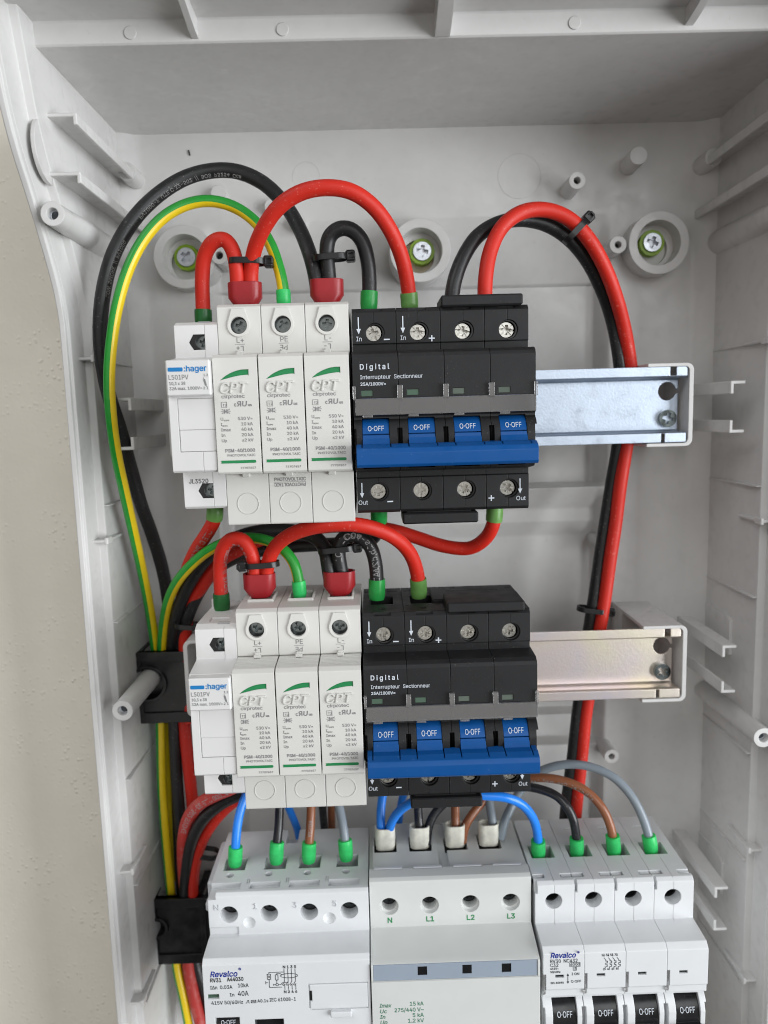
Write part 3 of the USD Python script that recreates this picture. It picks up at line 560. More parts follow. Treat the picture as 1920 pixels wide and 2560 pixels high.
tx = [text('RV31', 1.75, 3.0, 12.4, 60.3, bold=True, width=4.8), text('A44030', 1.75, 10.2, 12.6, 60.3, bold=True, width=7.0), text('I\u2206n  0.03A', 1.6, 2.9, 9.1, 60.3, width=9.4), text('10kA', 1.75, 14.6, 9.6, 60.3, width=4.6), text('In', 1.5, 11.0, 5.5, 60.3), text('40A', 2.2, 14.4, 5.6, 60.3, width=4.6),
      text('415V 50/60Hz', 1.6, 2.9, 1.9, 60.3, width=13.6), text('A0.1s', 1.4, 22.6, 2.2, 60.3, width=4.6), text('IEC 61008-1', 1.6, 27.8, 2.4, 60.3, width=11.2)]
g = [line(q, .2) for q in ([(17.6, 2.1), (18.1, 2.1), (18.5, 3.3), (18.9, 3.3), (19.0, 2.1), (19.3, 2.1)],)] + [sbox(20.0, 2.1, 22.0, 3.3).exterior.buffer(.09), line([(20.2, 2.4), (20.8, 3.0), (21.2, 2.4), (21.8, 3.0)], .16)]
for i in range(4):
    x = 34.6 + 1.55 * i; g += [line([(x, 17.4), (x, 11.6), (x - 1.0, 9.9)], .2), line([(x, 9.9), (x, 7.6)], .2), line([(x - .7, 9.6), (x + .2, 10.4)], .2)]
    tx += [text(('N', '1', '3', '5')[i], 1.2, x, 17.7, 60.3, 'c', True), text(('N', '2', '4', '6')[i], 1.2, x, 6.1, 60.3, 'c', True)]
ov = affinity.scale(disc(0, 0, 1), 3.6, 1.0); ov = affinity.translate(ov, 36.6, 14.2)
g += [ov.exterior.buffer(.1), sbox(27.4, 12.8, 28.8, 15.2).exterior.buffer(.1), sbox(30.8, 12.4, 31.9, 14.8).exterior.buffer(.1), line([(28.1, 15.2), (28.1, 16), (34.6, 16)], .2), line([(28.1, 12.8), (28.1, 9.0), (33.4, 9.0)], .2), line([(31.3, 14.8), (31.3, 15.3), (33, 15.3), (33.6, 14.6)], .2), line([(31.3, 12.4), (31.3, 10.6)], .2), disc(31.4, 10.2, .55).exterior.buffer(.1), line([(29.8, 9.8), (29.8, 10.6)], .2), line([(29.8, 10.2), (30.8, 10.2)], .2), line([(32, 10.2), (33, 10.2), (33.6, 11), (36.2, 11)], .2), line([(26.6, 10.6), (26.6, 12)], .2), line([(26.6, 11.3), (27.5, 11.3)], .2)]
tx.append(text('R', 1.1, 28.1, 13.4, 60.3, 'c')); tx.append(tri(plate(unary_union(g), 60.25, 60.42)))
part('printed_text', tx, 'ink_black', rc)
part('indicator', bx(1.65, 6.35, 59, 59.5, 4.45, 6.65), 'indic', rc)
tst = part('test_button_cover', bx(45.0, 69.7, 59.5, 60.6, -1.8, 9.6, c=.25) - bx(44, 46.0, 60.2, 61, 2, 7), 'rev', rc)
part('button_gap_shade', bx(44.9, 45.9, 60.0, 60.24, 2.1, 6.6), 'dark', tst)  # black sliver stands for the shade in the gap
part('button_tab', bx(53.6, 62.6, 59.5, 62.0, -5.0, -2.5, c=.3), 'rev', tst)
tg = part('toggle', cylx(4.2, 14.4, 50, -13, 9.6) ^ bx(4, 15, 45, 70, -21, -4.5), 'blackgloss', rc)
part('printed_text', text('O\u00b7OFF', 2.2, 9.3, -9.2, 58.7, 'c', width=6.4), 'ink_white', tg)
part('test_button', bx(21.0, 33.2, 50, 59.0, -22, -6.1, c=.6), 'blackgloss', rc)
part('housing_side', bx(-3.5, .2, -4, 30, 24, 38, c=1) + bx(-6, .2, 12, 26, 20, 25, c=1), 'revgrey', rc)
# ------------------------------------------------------------------ bottom row: surge arrester for the mains
sa = thing('surge_arrester', 'grey white surge arrester with green L1 L2 L3 lettering at bottom centre', 'surge arrester', (-23.6, 0, -250))
W = 71.9
o = rounded([(-6, 43.0), (33.5, 43.4), (34.6, 45.0), (36.2, 45.0), (41, 44.8), (42.9, 43.8), (42.9, 22.2), (58.5, 18.9), (61.2, 17.8), (61.2, -22.5), (43, -22.5), (43, -43), (-6, -43.5)], .6)
b = prof(o, 0, W)
hx = (8.6, 26.6, 44.7, 62.8); fx = (7.6, 24.4, 41.4, 57.6)
for k in range(4):
    b = b - cyl(hx[k], 32.0, 41.2, 46, 3.9, 4.4) - cyl(hx[k], 32.3, 30, 46, 3.3) - bx(fx[k] - 5.4, fx[k] + 5.4, 7, 19.5, 36, 46, c=.5) - bx(hx[k] - 6.6, hx[k] + 6.6, 33.8, 35.6, 43.6, 46)
b = b - bx(32.2, 36.8, -8, 32.5, 41.8, 46) - bx(-1, 1.5, -8, 32, 41.6, 46)
b = b - bx(.9, 70.9, 60.6, 62, 10.6, 20) - bx(-1, 73, 61.0, 62, 10.2, 10.5)
body = part('housing', b, 'spd', sa)
for k in range(4):
    part('terminal_shade', cyl(hx[k], 32.3, 31, 37, 3.28), 'dark', body); socket_screw(hx[k], 32.6, 37.6, 2.9, body, 'deep', turn=15 * k)  # black plug painted as shade behind the screw
    part('socket_shadow', bx(fx[k] - 5.3, fx[k] + 5.3, 7.1, 19.4, 37, 39), 'dark', body)
for k in range(4):
    part('top_tab', bx(hx[k] - 6.6, hx[k] + 6.4, 33.6, 35.2, 43.5, 45.2, c=.15), 'revgrey', body)
part('printed_text', [text(s, 2.35, hx[k], 24.2, 42.9, 'c', True) for k, s in enumerate(('N', 'L1', 'L2', 'L3'))], 'ink_green', sa)
sq = [sbox(x, 12.6, x + 4.0, 16.7) for x in (19.8, 38.8, 55.6)]
band = sbox(1.0, 10.7, 70.8, 17.9).difference(unary_union(sq)); 
lab = part('label_strip', plate(band, 60.3, 60.95), 'strip', sa)
for i, (x, c) in enumerate(((19.8, 0), (38.8, 0), (55.6, 0))):
    part('indicator_window', plate(sbox(x + .02, 12.62, x + 3.98, 16.68), 60.5, 60.72), 'blackgloss', lab)
part('printed_text', [text('Imax', 1.75, 3.1, -1.6, 61.2, slant=.2, width=4.9), text('15 kA', 1.8, 22.0, -1.2, 61.2, 'r', width=6.0), text('Uc', 1.75, 3.1, -4.3, 61.2, slant=.2), text('275/440 V~', 1.8, 22.0, -4.0, 61.2, 'r', width=12.6), text('In', 1.75, 3.1, -6.9, 61.2, slant=.2), text('5 kA', 1.8, 22.0, -6.6, 61.2, 'r', width=4.9), text('Up', 1.75, 3.1, -9.5, 61.2, slant=.2), text('1.2 kV', 1.8, 22.0, -9.2, 61.2, 'r', width=7)], 'ink_dkgreen', sa)
# ------------------------------------------------------------------ bottom row: four pole circuit breaker
cb = thing('circuit_breaker', 'four pole white circuit breaker with black toggles at bottom right', 'circuit breaker', (49.8, 0, -250))
W = 17.72
for k in range(4):
    a, e = k * W, (k + 1) * W - .12; c = (a + e) / 2
    o = rounded([(-8, 41.4), (42.6, 41.6), (44.3, 40.2), (44.3, 22.4), (58.0, 21.8), (60.3, 19.6), (60.3, 3.0), (59.3, 2.2), (59.3, -1.2), (57, -2.0), (57, -22), (44.3, -22.4), (44.3, -41), (-8, -41.4)], .6)
    b = prof(o, a, e) - cyl(c - .5, 32.8, 30, 46, 3.75) - bx(c - 6.2, c + 4.6, 15.5, 25.5, 30, 44) - bx(a - .2, a + 5.2, 37.6, 40.6, 39.6, 44) - bx(e - 5.2, e + .2, 37.6, 40.6, 39.6, 44) - bx(c - .3, c - .16, 26, 46, 41.2, 44) - bx(c - .3, c - .16, 44.1, 46, 22, 42)
    b = b - bx(c - 3.2, c + 4.0, 1, 2, 40, 44) - bx(a - .1, a + 1.1, 41.8, 46, 36.6, 44)
    cheek = cylx(a + .1, e - .1, 49.5, -12, 11.8) ^ bx(a, e, 44, 61.0, -22.4, -2.2)
    b = b + (cheek - bx(a - 1, a + .9, 40, 70, -30, -6) - bx(e - .9, e + 1, 40, 70, -30, -6)) - bx(a + 4.1, a + 14.7, 46, 70, -23, -3.2) - bx(a + 5.2, a + 8.8, 59.4, 61, 8.5, 9.9) - bx(a - .1, a + 1.2, 58.8, 61, 0.2, 10.2)
    pole = part('pole_housing', b, 'rev', cb)
    part('terminal_shade', cyl(c - .5, 32.8, 31, 38.6, 3.72) - cyl(c - .5, 32.8, 30, 39, 3.2), 'dark', pole); socket_screw(c - .5, 32.9, 36.0, 2.9, pole, 'deep', turn=33 * k)  # black ring stands in for shade on the hole wall
    part('socket_shadow', bx(c - 6.1, c + 4.5, 15.6, 25.4, 32, 35), 'dark', pole)
    part('bridge_slot_shade', bx(a, a + 5.1, 37.7, 40.5, 38.0, 39.9) + bx(e - 5.1, e, 37.7, 40.5, 38.0, 39.9), 'dark', pole)  # black blocks painted as shade in the bridge slots
    part('slot_lip', bx(a + .2, a + 4.6, 37.6, 39.2, 39.7, 41.0) + bx(e - 4.6, e - .2, 37.6, 39.2, 39.7, 41.0), 'rev', pole)
    part('indicator', bx(a + 5.25, a + 8.75, 59.2, 59.6, 8.55, 9.5), 'dark', pole)
    tog = part('toggle', (cylx(a + 4.3, a + 14.5, 50, -13.4, 10.6) ^ bx(a, e, 46, 70, -23, -3.4)) + bx(a + 3.4, a + 15.4, 52, 66, -19, -14.5, c=.8), 'blackgloss', pole)
    mt = text('O\u00b7OFF', 2.3, a + 9.4, 0, 0, 'c', width=6.6); v = mt.vertices; th = (v[:, 2] + 3.0) / 10.6; rr = 10.6 - v[:, 1]
    part('printed_text', trimesh.Trimesh(np.stack([v[:, 0], -(50 + rr * np.cos(th)), -13.4 + rr * np.sin(th)], 1), mt.faces, process=False), 'ink_white', tog)
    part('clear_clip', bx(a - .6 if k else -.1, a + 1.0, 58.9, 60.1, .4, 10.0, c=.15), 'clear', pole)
part('printed_text', [text('Revalco', 2.3, 2.9, 17.9, 60.3, bold=True, slant=.2, width=10.9), text('\u00ae', 1.3, 14.4, 19.4, 60.3)], 'ink_navy', cb)
tx = [text('RV30  NC432', 1.6, 2.9, 15.6, 60.3, width=11.8), text('C32', 1.5, 2.9, 13.8, 60.3, width=3.6), text('415V~', 1.0, 3.0, 12.4, 60.3, width=3.6), text('50/60Hz', .95, 3.0, 10.9, 60.3, width=4.4), text('6000', 1.2, 13.6, 14.0, 60.3, 'c'), text('3', 1.1, 13.6, 12.2, 60.3, 'c'), text('I ON', 1.1, 12.2, 9.6, 60.3), text('O OFF', 1.1, 11.9, 6.1, 60.3), text('IEC 60898', .9, 3.2, 5.8, 60.3, width=5.6)]
g = [sbox(11.4, 13.6, 15.8, 15.5).exterior.buffer(.07), sbox(12.9, 11.8, 14.3, 13.6).exterior.buffer(.07), line([(10.6, 6.2), (10.6, 9.8)], .22), Polygon([(10.1, 9.4), (11.1, 9.4), (10.6, 10.4)]), Polygon([(10.1, 6.7), (11.1, 6.7), (10.6, 5.7)])]
for i in range(4):
    x = 26.6 + 1.85 * i; g += [line([(x - .6, 17.2), (x + .2, 16.2), (x + .2, 15.6), (x + .9, 15.6), (x + .9, 14.7), (x + .2, 14.7), (x + .2, 13.9), (x + .9, 13.9), (x + .9, 13.1), (x, 12.9), (x, 11.5)], .2), line([(x - .6, 18.9), (x - .6, 17.8)], .2), Polygon([(x - .9, 18), (x - .3, 18), (x - .6, 19.2)])]
    tx += [text('1357'[i], 1.0, x - 1.4, 18.0, 60.3, 'c'), text('2468'[i], 1.0, x - .7, 11.4, 60.3, 'c')]
tx.append(tri(plate(unary_union(g), 60.25, 60.42)))
part('printed_text', tx, 'ink_black', cb)

# ------------------------------------------------------------------ cables
CAB = {
 'r1a': [(-88.2,16,40.0), (-88.0,16,50.2), (-87.4,17,59.7), (-85.2,20,68.2), (-80.4,23,73.3), (-75.5,24,73.7), (-72.5,24,69.4), (-71.3,24,61.8), (-71.4,23,56.3), (-71.7,22,50.8)],
 'r1b': [(-66.0,22,50.6), (-65.5,23,60.0), (-63.3,27,67.6), (-58.2,33,75.3), (-50.9,38,82.4), (-41.6,41,86.9), (-31.2,42,88.2), (-21.5,41,86.7), (-13.2,38,81.7), (-6.7,34,73.8), (-2.2,29,64.7), (0.3,24,55.3), (1.2,22,47.9), (1.3,22,43.1)],
 'gy1': [(-52.4,22,46.4), (-52.4,22,54.1), (-54.1,21,62.9), (-57.5,19,72.9), (-64.1,16,82.9), (-72.9,16,89.0), (-82.6,17,91.2), (-91.6,18,89.8), (-101.2,20,84.5), (-109.6,22,75.4), (-116.5,24,63.0), (-121.6,26,47.7), (-124.9,27,32.4), (-127.4,26,17.2), (-129.1,22,1.6), (-130.5,15,-14.8), (-130.9,7,-32.1), (-131.3,-2,-50.7), (-131.5,-11,-70.4), (-131.7,-20,-93.7), (-132.4,-27,-115.2), (-132.5,-29,-133.4), (-132.7,-28,-158.3), (-133.5,-26,-193.5), (-133.4,-26,-225.1), (-133.5,-28,-253.3), (-133.7,-29,-275.9), (-133.0,-28,-300.2), (-129.8,-25,-314.7), (-125.5,-22,-343.3)],
 'b1a': [(-37.5,22,49.9), (-38.7,21,59.7), (-41.0,18,68.9), (-45.6,12,80.9), (-52.2,8,92.3), (-61.5,6,101.6), (-72.4,6,106.3), (-83.3,7,106.4), (-94.4,9,103.0), (-105.7,12,95.4), (-115.8,15,84.8), (-124.0,17,71.7), (-128.7,19,57.5), (-131.8,19,41.2), (-133.2,16,25.7), (-133.8,9,10.9), (-132.9,0,-4.8), (-132.7,-10,-22.7), (-131.4,-18,-41.6), (-128.9,-25,-59.0), (-126.5,-29,-75.4), (-125.5,-32,-92.1), (-125.4,-33,-112.3), (-126.0,-34,-135.4), (-126.5,-33,-163.3), (-127.2,-32,-196.9), (-128.6,-33,-234.9), (-128.9,-34,-268.6), (-129.2,-33,-301.5), (-123.6,-30,-319.2), (-116.9,-28,-343.5)],
 'b1b': [(-32.7,22,49.8), (-32.8,22,59.3), (-33.2,23,67.7), (-31.9,24,73.6), (-27.9,25,76.6), (-22.7,25,76.3), (-18.4,24,72.3), (-16.1,23,64.4), (-15.6,22,55.1), (-16.0,22,47.8), (-16.2,22,43.2)],
 'b1c': [(18.9,22,43.6), (20.6,21,54.3), (25.1,18,65.3), (31.9,14,74.7), (41.3,10,80.6), (52.0,7,82.9), (63.3,5,81.1), (73.4,3,75.8), (82.6,0,67.3), (91.4,-5,54.9), (98.7,-11,40.8), (102.9,-14,25.8), (105.0,-15,10.5), (105.5,-16,-2.9), (104.6,-18,-19.8), (102.5,-20,-37.1), (99.7,-20,-55.7), (96.7,-19,-74.3), (93.3,-17,-95.2), (91.1,-17,-109.6), (88.4,-17,-131.4), (85.5,-18,-156.5), (83.5,-19,-179.6), (80.9,-20,-203.2), (78.6,-22,-238.4)],
 'r1c': [(33.4,22,43.3), (33.9,22,55.7), (36.5,20,67.5), (42.3,17,77.9), (51.3,14,84.2), (61.7,12,85.4), (72.4,10,82.0), (81.5,8,74.0), (90.1,4,62.5), (97.8,-2,49.0), (104.2,-9,35.0), (108.3,-13,20.2), (109.9,-14,5.9), (109.6,-15,-7.5), (107.6,-16,-23.2), (105.3,-16,-39.2), (103.3,-16,-57.6), (100.4,-15,-76.0), (97.1,-14,-99.4), (94.9,-14,-113.7), (92.3,-15,-133.3), (89.2,-16,-155.8), (87.3,-17,-181.3), (85.3,-18,-204.8), (83.5,-20,-237.4)],
 'r1d': [(-87.7,16,-38.8), (-88.7,15,-45.6), (-93.5,10,-52.6), (-100.8,2,-61.4), (-107.6,-6,-72.4), (-113.0,-14,-88.0), (-116.8,-22,-104.4), (-119.4,-28,-128.4), (-119.5,-26,-157.9), (-118.1,-24,-182.7), (-118.0,-26,-204.5), (-119.3,-28,-234.9), (-123.2,-31,-266.7), (-124.0,-31,-300.2), (-119.7,-29,-321.3), (-114.4,-27,-348.4)],
 'r1e': [(37.1,22,-41.7), (36.5,21,-50.2), (33.7,17,-57.4), (27.0,12,-62.8), (15.6,8,-62.3), (3.0,5,-58.3), (-7.7,4,-54.8), (-24.0,3,-52.3), (-40.2,3,-52.2), (-57.8,2,-55.0), (-70.1,1,-57.6), (-80.3,0,-62.1), (-90.7,-3,-68.2), (-100.5,-7,-80.2), (-109.0,-13,-92.6), (-114.4,-20,-108.7), (-116.4,-24,-132.1), (-115.5,-22,-156.4)],
 'b1e': [(-14.4,22,-40.2), (-14.6,18,-49.1), (-17.4,11,-56.9), (-23.9,5,-59.9), (-32.0,0,-61.0), (-44.5,-2,-61.6), (-58.6,-2,-62.1), (-75.2,-3,-64.4), (-85.7,-4,-67.7), (-94.9,-6,-73.7), (-102.9,-9,-83.6), (-110.3,-14,-96.3), (-117.7,-24,-114.7), (-121.6,-30,-136.6), (-122.5,-28,-158.7)],
 'r2a': [(-87.3,16,-87.4), (-87.3,16,-77.0), (-87.0,17,-67.1), (-84.7,20,-58.6), (-79.9,23,-53.4), (-74.8,24,-53.8), (-71.6,24,-58.9), (-70.6,23,-64.3), (-70.8,22,-72.9)],
 'r2b': [(-65.5,22,-73.1), (-64.8,23,-66.6), (-61.3,26,-58.4), (-55.2,31,-52.4), (-46.8,36,-48.3), (-36.4,40,-46.0), (-24.8,41,-46.0), (-14.2,38,-49.3), (-5.8,33,-55.2), (-0.3,27,-63.6), (2.2,23,-73.9), (2.5,22,-82.7)],
 'gy2': [(-50.9,22,-81.0), (-51.2,22,-73.6), (-53.2,21,-65.3), (-58.2,19,-59.2), (-64.9,17,-55.7), (-72.7,15,-54.5), (-81.9,13,-55.7), (-92.3,10,-60.2), (-101.5,6,-67.0), (-110.5,0,-76.0), (-118.0,-8,-87.3), (-123.9,-17,-101.5), (-128.5,-25,-119.6), (-131.4,-33,-139.9), (-132.7,-36,-161.8), (-133.3,-35,-198.2), (-134.6,-36,-253.1)],
 'b2a': [(-36.9,22,-74.0), (-37.8,21,-67.6), (-39.0,18,-61.0), (-42.6,14,-56.1), (-51.4,11,-53.1), (-64.8,9,-52.3), (-74.8,8,-53.7), (-85.1,7,-57.7), (-94.9,4,-64.5), (-103.6,-1,-74.6), (-112.0,-9,-87.9), (-119.0,-18,-103.1), (-123.6,-26,-120.1), (-125.1,-28,-138.3), (-124.8,-26,-157.8), (-125.1,-25,-193.3), (-124.9,-26,-228.1), (-125.1,-28,-256.3)],
 'b2b': [(-31.1,22,-74.2), (-32.3,22,-67.2), (-32.9,22,-60.4), (-31.5,23,-55.3), (-27.7,24,-52.8), (-23.0,24,-53.7), (-19.0,24,-57.8), (-17.0,23,-63.9), (-16.2,22,-72.5), (-16.5,22,-83.1)],
 'r2d': [(-83.2,16,-170.9), (-87.1,14,-174.2), (-96.8,8,-180.8), (-107.1,2,-188.7), (-114.7,-4,-199.4), (-119.6,-10,-215.8), (-123.3,-20,-242.9), (-124.9,-29,-273.5), (-126.7,-28,-297.7), (-124.3,-25,-312.1), (-119.4,-22,-335.0)],
 'b2d': [(-75.1,12,-171.0), (-84.0,8,-179.8), (-95.3,4,-187.3), (-106.1,-1,-198.0), (-114.2,-7,-213.0), (-119.6,-14,-231.2), (-124.6,-24,-256.3), (-125.1,-32,-281.2), (-122.6,-30,-302.2), (-117.1,-27,-319.7), (-112.2,-25,-340.9)],
 'r2e': [(-76.8,4,-179.8), (-84.1,2,-184.4), (-94.5,-2,-193.3), (-104.1,-6,-205.2), (-112.0,-11,-220.6), (-117.9,-18,-241.8), (-121.5,-28,-270.1), (-122.4,-34,-305.5), (-118.6,-32,-335.5)],
 'w3a': [(-86.8,22,-208.8), (-86.1,22,-199.9), (-85.4,20,-191.8), (-84.2,16,-185.3), (-81.7,12,-178.9), (-77.5,8,-170.6)],
 'w3b': [(-67.4,22,-208.1), (-66.8,22,-199.5), (-65.9,19,-192.0), (-65.7,15,-184.9), (-65.3,11,-176.5), (-65.2,8,-166.3)],
 'w3c': [(-52.2,22,-208.2), (-51.6,22,-198.9), (-50.9,19,-191.4), (-50.7,15,-184.3), (-50.9,11,-177.0), (-51.4,8,-166.8)],
 'w3d': [(-34.5,22,-207.7), (-34.8,22,-198.3), (-35.8,19,-191.9), (-37.3,15,-185.9), (-39.0,11,-177.5), (-40.7,8,-167.1)],
 'w4a': [(-17.4,13,-206.8), (-17.8,12,-197.8), (-17.5,9,-190.0), (-16.2,5,-183.8), (-14.0,0,-174.4)],
 'w4b': [(-14.5,13,-206.9), (-13.5,14,-197.5), (-9.9,18,-188.1), (-2.9,23,-180.0), (7.6,27,-175.0), (20.2,29,-173.5), (29.5,30,-174.0), (39.0,30,-175.2), (46.8,28,-179.7), (52.8,25,-188.2), (55.8,22,-198.6), (56.7,20,-211.2)],
 'w5a': [(1.2,13,-206.8), (0.8,12,-198.5), (0.5,8,-191.2), (1.5,3,-183.1), (2.7,-2,-173.6)],
 'w5b': [(4.1,13,-206.9), (5.3,12,-198.7), (8.7,10,-192.8), (16.8,8,-187.0), (31.6,8,-182.5), (45.9,10,-180.5), (57.6,13,-180.6), (66.6,17,-183.0), (72.0,20,-189.9), (74.5,20,-200.0), (75.0,20,-211.4)],
 'w6a': [(18.5,13,-206.5), (18.3,12,-197.9), (18.6,8,-191.8), (19.5,3,-183.7), (20.6,-2,-174.2)],
 'w6b': [(21.2,13,-206.6), (23.2,12,-198.6), (28.4,9,-192.8), (36.7,4,-187.4), (47.2,3,-182.1), (59.1,6,-178.8), (70.6,10,-178.6), (80.7,14,-182.0), (87.5,18,-188.8), (91.2,20,-198.3), (92.9,20,-211.6)],
 'w7a': [(36.9,13,-205.7), (36.2,12,-197.4), (35.5,8,-191.3), (35.0,3,-184.3), (35.4,-2,-174.7)],
 'w7b': [(39.8,13,-205.8), (42.2,11,-198.2), (46.8,7,-191.7), (53.5,0,-186.5), (62.0,-2,-180.0), (73.1,0,-175.5), (84.6,4,-174.7), (95.6,9,-178.3), (102.8,14,-185.6), (107.3,18,-195.4), (109.4,20,-203.7), (110.6,20,-211.3)],
 'w8a': [(-68.7,-20,-197.8), (-65.5,-22,-208.1), (-62.1,-24,-221.2), (-61.6,-25,-237.8)],
 'w8b': [(-3.6,-14,-189.3), (-6.7,-16,-200.4), (-9.0,-18,-217.0), (-9.8,-20,-233.9)],
 'w8c': [(-48.8,-20,-198.5), (-48.4,-22,-210.0), (-47.9,-24,-227.0)],
 'w8d': [(-43.9,-26,-201.9), (-44.4,-27,-213.0), (-44.5,-28,-229.6)],
}

def ferrule(C, r, ln, m, parent, at_end=True):
    P = C if at_end else C[::-1]
    L = np.r_[0, np.cumsum(np.linalg.norm(np.diff(P[::-1], axis=0), axis=1))]; k = int(np.searchsorted(L, ln)) + 1
    Q = P[::-1][:k][::-1]; R = np.interp(np.linspace(0, 1, len(Q)), [0, .04, .65, .9, 1], [.98, 1.0, 1.0, .95, .86]) * r
    t = tube(Q, 1.0, n=26); n = len(Q); v = t.vertices[:n * 26].reshape(n, 26, 3); v = Q[:, None] + (v - Q[:, None]) * R[:, None, None]
    t.vertices[:n * 26] = v.reshape(-1, 3)
    part('ferrule', t, m, parent, smooth=40)
def cable(key, m, r, label, cat='cable', f0=None, f1=None, prints=(), group=None, name=None):
    """f0 / f1: (length, radius, material) of a sleeve at the first / last end"""
    C = spline(CAB[key]); kind = {'red': 'red_cable', 'reddull': 'red_cable', 'blk': 'black_cable', 'wblue': 'blue_wire', 'wblack': 'black_wire', 'wbrown': 'brown_wire', 'wgrey': 'grey_wire', 'gy': 'earth_cable'}[m]
    t = thing(name or kind, label, cat, group=group)
    if m == 'gy':
        part('green_insulation', tube(C, r, *GYG[key], n=18, caps=False, twist=GYT[key]), 'green', t, smooth=True)
        part('yellow_stripe', tube(C, r, *GYY[key], n=14, caps=False, twist=GYT[key]), 'yellow', t, smooth=True)
    else:
        part('insulation', tube(C, r, wob=.02), m, t, smooth=60)
    for f, e in ((f0, False), (f1, True)):
        if f: ferrule(C, f[1], f[0], f[2], t, e)
    if prints:
        part('printed_text', [cable_text(C, r, *q) for q in prints], 'ink_cable', t)
    return t
# angle ranges of the two colours round the earth cables (0 towards the viewer)
GYG = {'gy1': (-20, 200), 'gy2': (-16, 204)}; GYY = {'gy1': (-160, -20), 'gy2': (-156, -16)}; GYT = {'gy1': ((0, .1, .4, .6, .75, 1), (25, 0, 0, 22, 40, 34)), 'gy2': ((0, .2, 1), (-40, 0, 15))}
R6 = 3.15; S = 3.75
cable('r1a', 'red', R6, 'short red cable looping from the upper fuse holder to the first red collar', f0=(6.2, S, 'ferk'))
cable('r1b', 'red', R6, 'large red loop from first red collar to black switch, upper row', f1=(7.2, S, 'fero'))
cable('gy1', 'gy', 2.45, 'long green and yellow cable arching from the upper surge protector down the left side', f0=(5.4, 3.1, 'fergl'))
cable('b1a', 'blk', 3.2, 'long black cable arching highest over the upper row and down the left side', prints=[('PV1000-F  UTE C 32-502  //  BOS  P3254  Cca', 1.7, 70, -52, True), ('LOW SMOKE  //  PV1000', 1.6, 135, -56, True)])
cable('b1b', 'blk', R6, 'short black loop from second red collar to the upper black switch', f1=(7.2, S, 'ferg'))
cable('b1c', 'blk', 3.2, 'black cable running under the long red one down the right side')
cable('r1c', 'red', 3.2, 'long red cable from the upper black switch down the right side')
cable('r1d', 'red', R6, 'red cable leaving the bottom of the upper fuse holder to the left', f0=(6.6, S, 'fero'), prints=[('UTE C  PV1000-F  DV1C  32-502', 2.6, 11, -18)])
cable('r1e', 'red', R6, 'red cable sagging below the upper black switch and running left behind loops', f0=(7.2, S, 'fero'))
cable('b1e', 'blk', R6, 'black cable leaving the bottom of the upper black switch to the left', f0=(7.8, S, 'ferg'))
cable('r2a', 'red', R6, 'short printed red loop from the middle fuse holder to the red collar', f0=(7.2, S, 'ferk'), prints=[('SMOKE  //  PV1000-F  UTE C 32-502', 2.1, 6, 60)])
cable('r2b', 'red', R6, 'large red loop from red collar to black switch, middle row', f1=(8.2, S, 'fero'))
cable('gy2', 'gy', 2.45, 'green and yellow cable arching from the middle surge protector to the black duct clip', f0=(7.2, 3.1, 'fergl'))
cable('b2a', 'blk', 3.2, 'black cable from the middle surge protector running left under the green and yellow one')
cable('b2b', 'blk', R6, 'short black loop with white print from red collar to the middle black switch', f1=(8.2, S, 'ferg'), prints=[('TOP  TC04', 2.8, 9, 0), ('Cca-s1b,d2,a1', 2.7, 22, 0), ('MADE IN SPAIN', 2.7, 43, 0)])
cable('r2d', 'reddull', R6, 'dusty red cable curving left below the middle fuse holder', prints=[('PV1000 UTE 32-502 SMOKE', 2.6, 5, 0)])
cable('b2d', 'blk', R6, 'black cable curving down between two red ones below the middle fuse holder')
cable('r2e', 'red', 2.8, 'rearmost red cable curving down below the middle fuse holder')
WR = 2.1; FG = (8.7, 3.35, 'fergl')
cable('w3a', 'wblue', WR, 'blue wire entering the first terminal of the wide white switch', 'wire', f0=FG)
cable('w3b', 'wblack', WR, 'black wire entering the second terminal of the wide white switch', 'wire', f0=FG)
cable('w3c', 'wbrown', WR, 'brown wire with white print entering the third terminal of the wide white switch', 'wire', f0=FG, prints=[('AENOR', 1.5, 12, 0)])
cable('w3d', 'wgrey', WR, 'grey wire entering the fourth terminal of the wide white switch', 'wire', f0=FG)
cable('w4a', 'wblue', WR, 'blue wire rising from the leftmost cream collar', 'wire')
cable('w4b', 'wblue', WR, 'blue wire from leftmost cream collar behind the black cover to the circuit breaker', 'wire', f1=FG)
cable('w5a', 'wblack', WR, 'black wire rising from the second cream collar', 'wire')
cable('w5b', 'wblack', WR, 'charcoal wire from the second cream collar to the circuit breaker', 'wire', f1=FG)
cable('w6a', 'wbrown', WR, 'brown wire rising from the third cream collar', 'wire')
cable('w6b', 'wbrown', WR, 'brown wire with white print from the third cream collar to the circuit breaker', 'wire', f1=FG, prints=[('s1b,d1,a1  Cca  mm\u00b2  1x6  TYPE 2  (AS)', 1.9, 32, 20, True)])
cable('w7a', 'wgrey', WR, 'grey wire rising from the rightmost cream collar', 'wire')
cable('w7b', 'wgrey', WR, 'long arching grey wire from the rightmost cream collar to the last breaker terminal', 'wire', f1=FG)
cable('w8a', 'wblue', 2.0, 'blue wire slanting down behind the wide white switch', 'wire')
cable('w8b', 'wblue', 2.0, 'blue wire in shade behind the leftmost cream collar', 'wire')
cable('w8c', 'wblack', 2.0, 'black wire in shade behind the brown wire of the wide white switch', 'wire')
cable('w8d', 'wbrown', 2.0, 'brown wire in shade behind the grey wire of the wide white switch', 'wire')
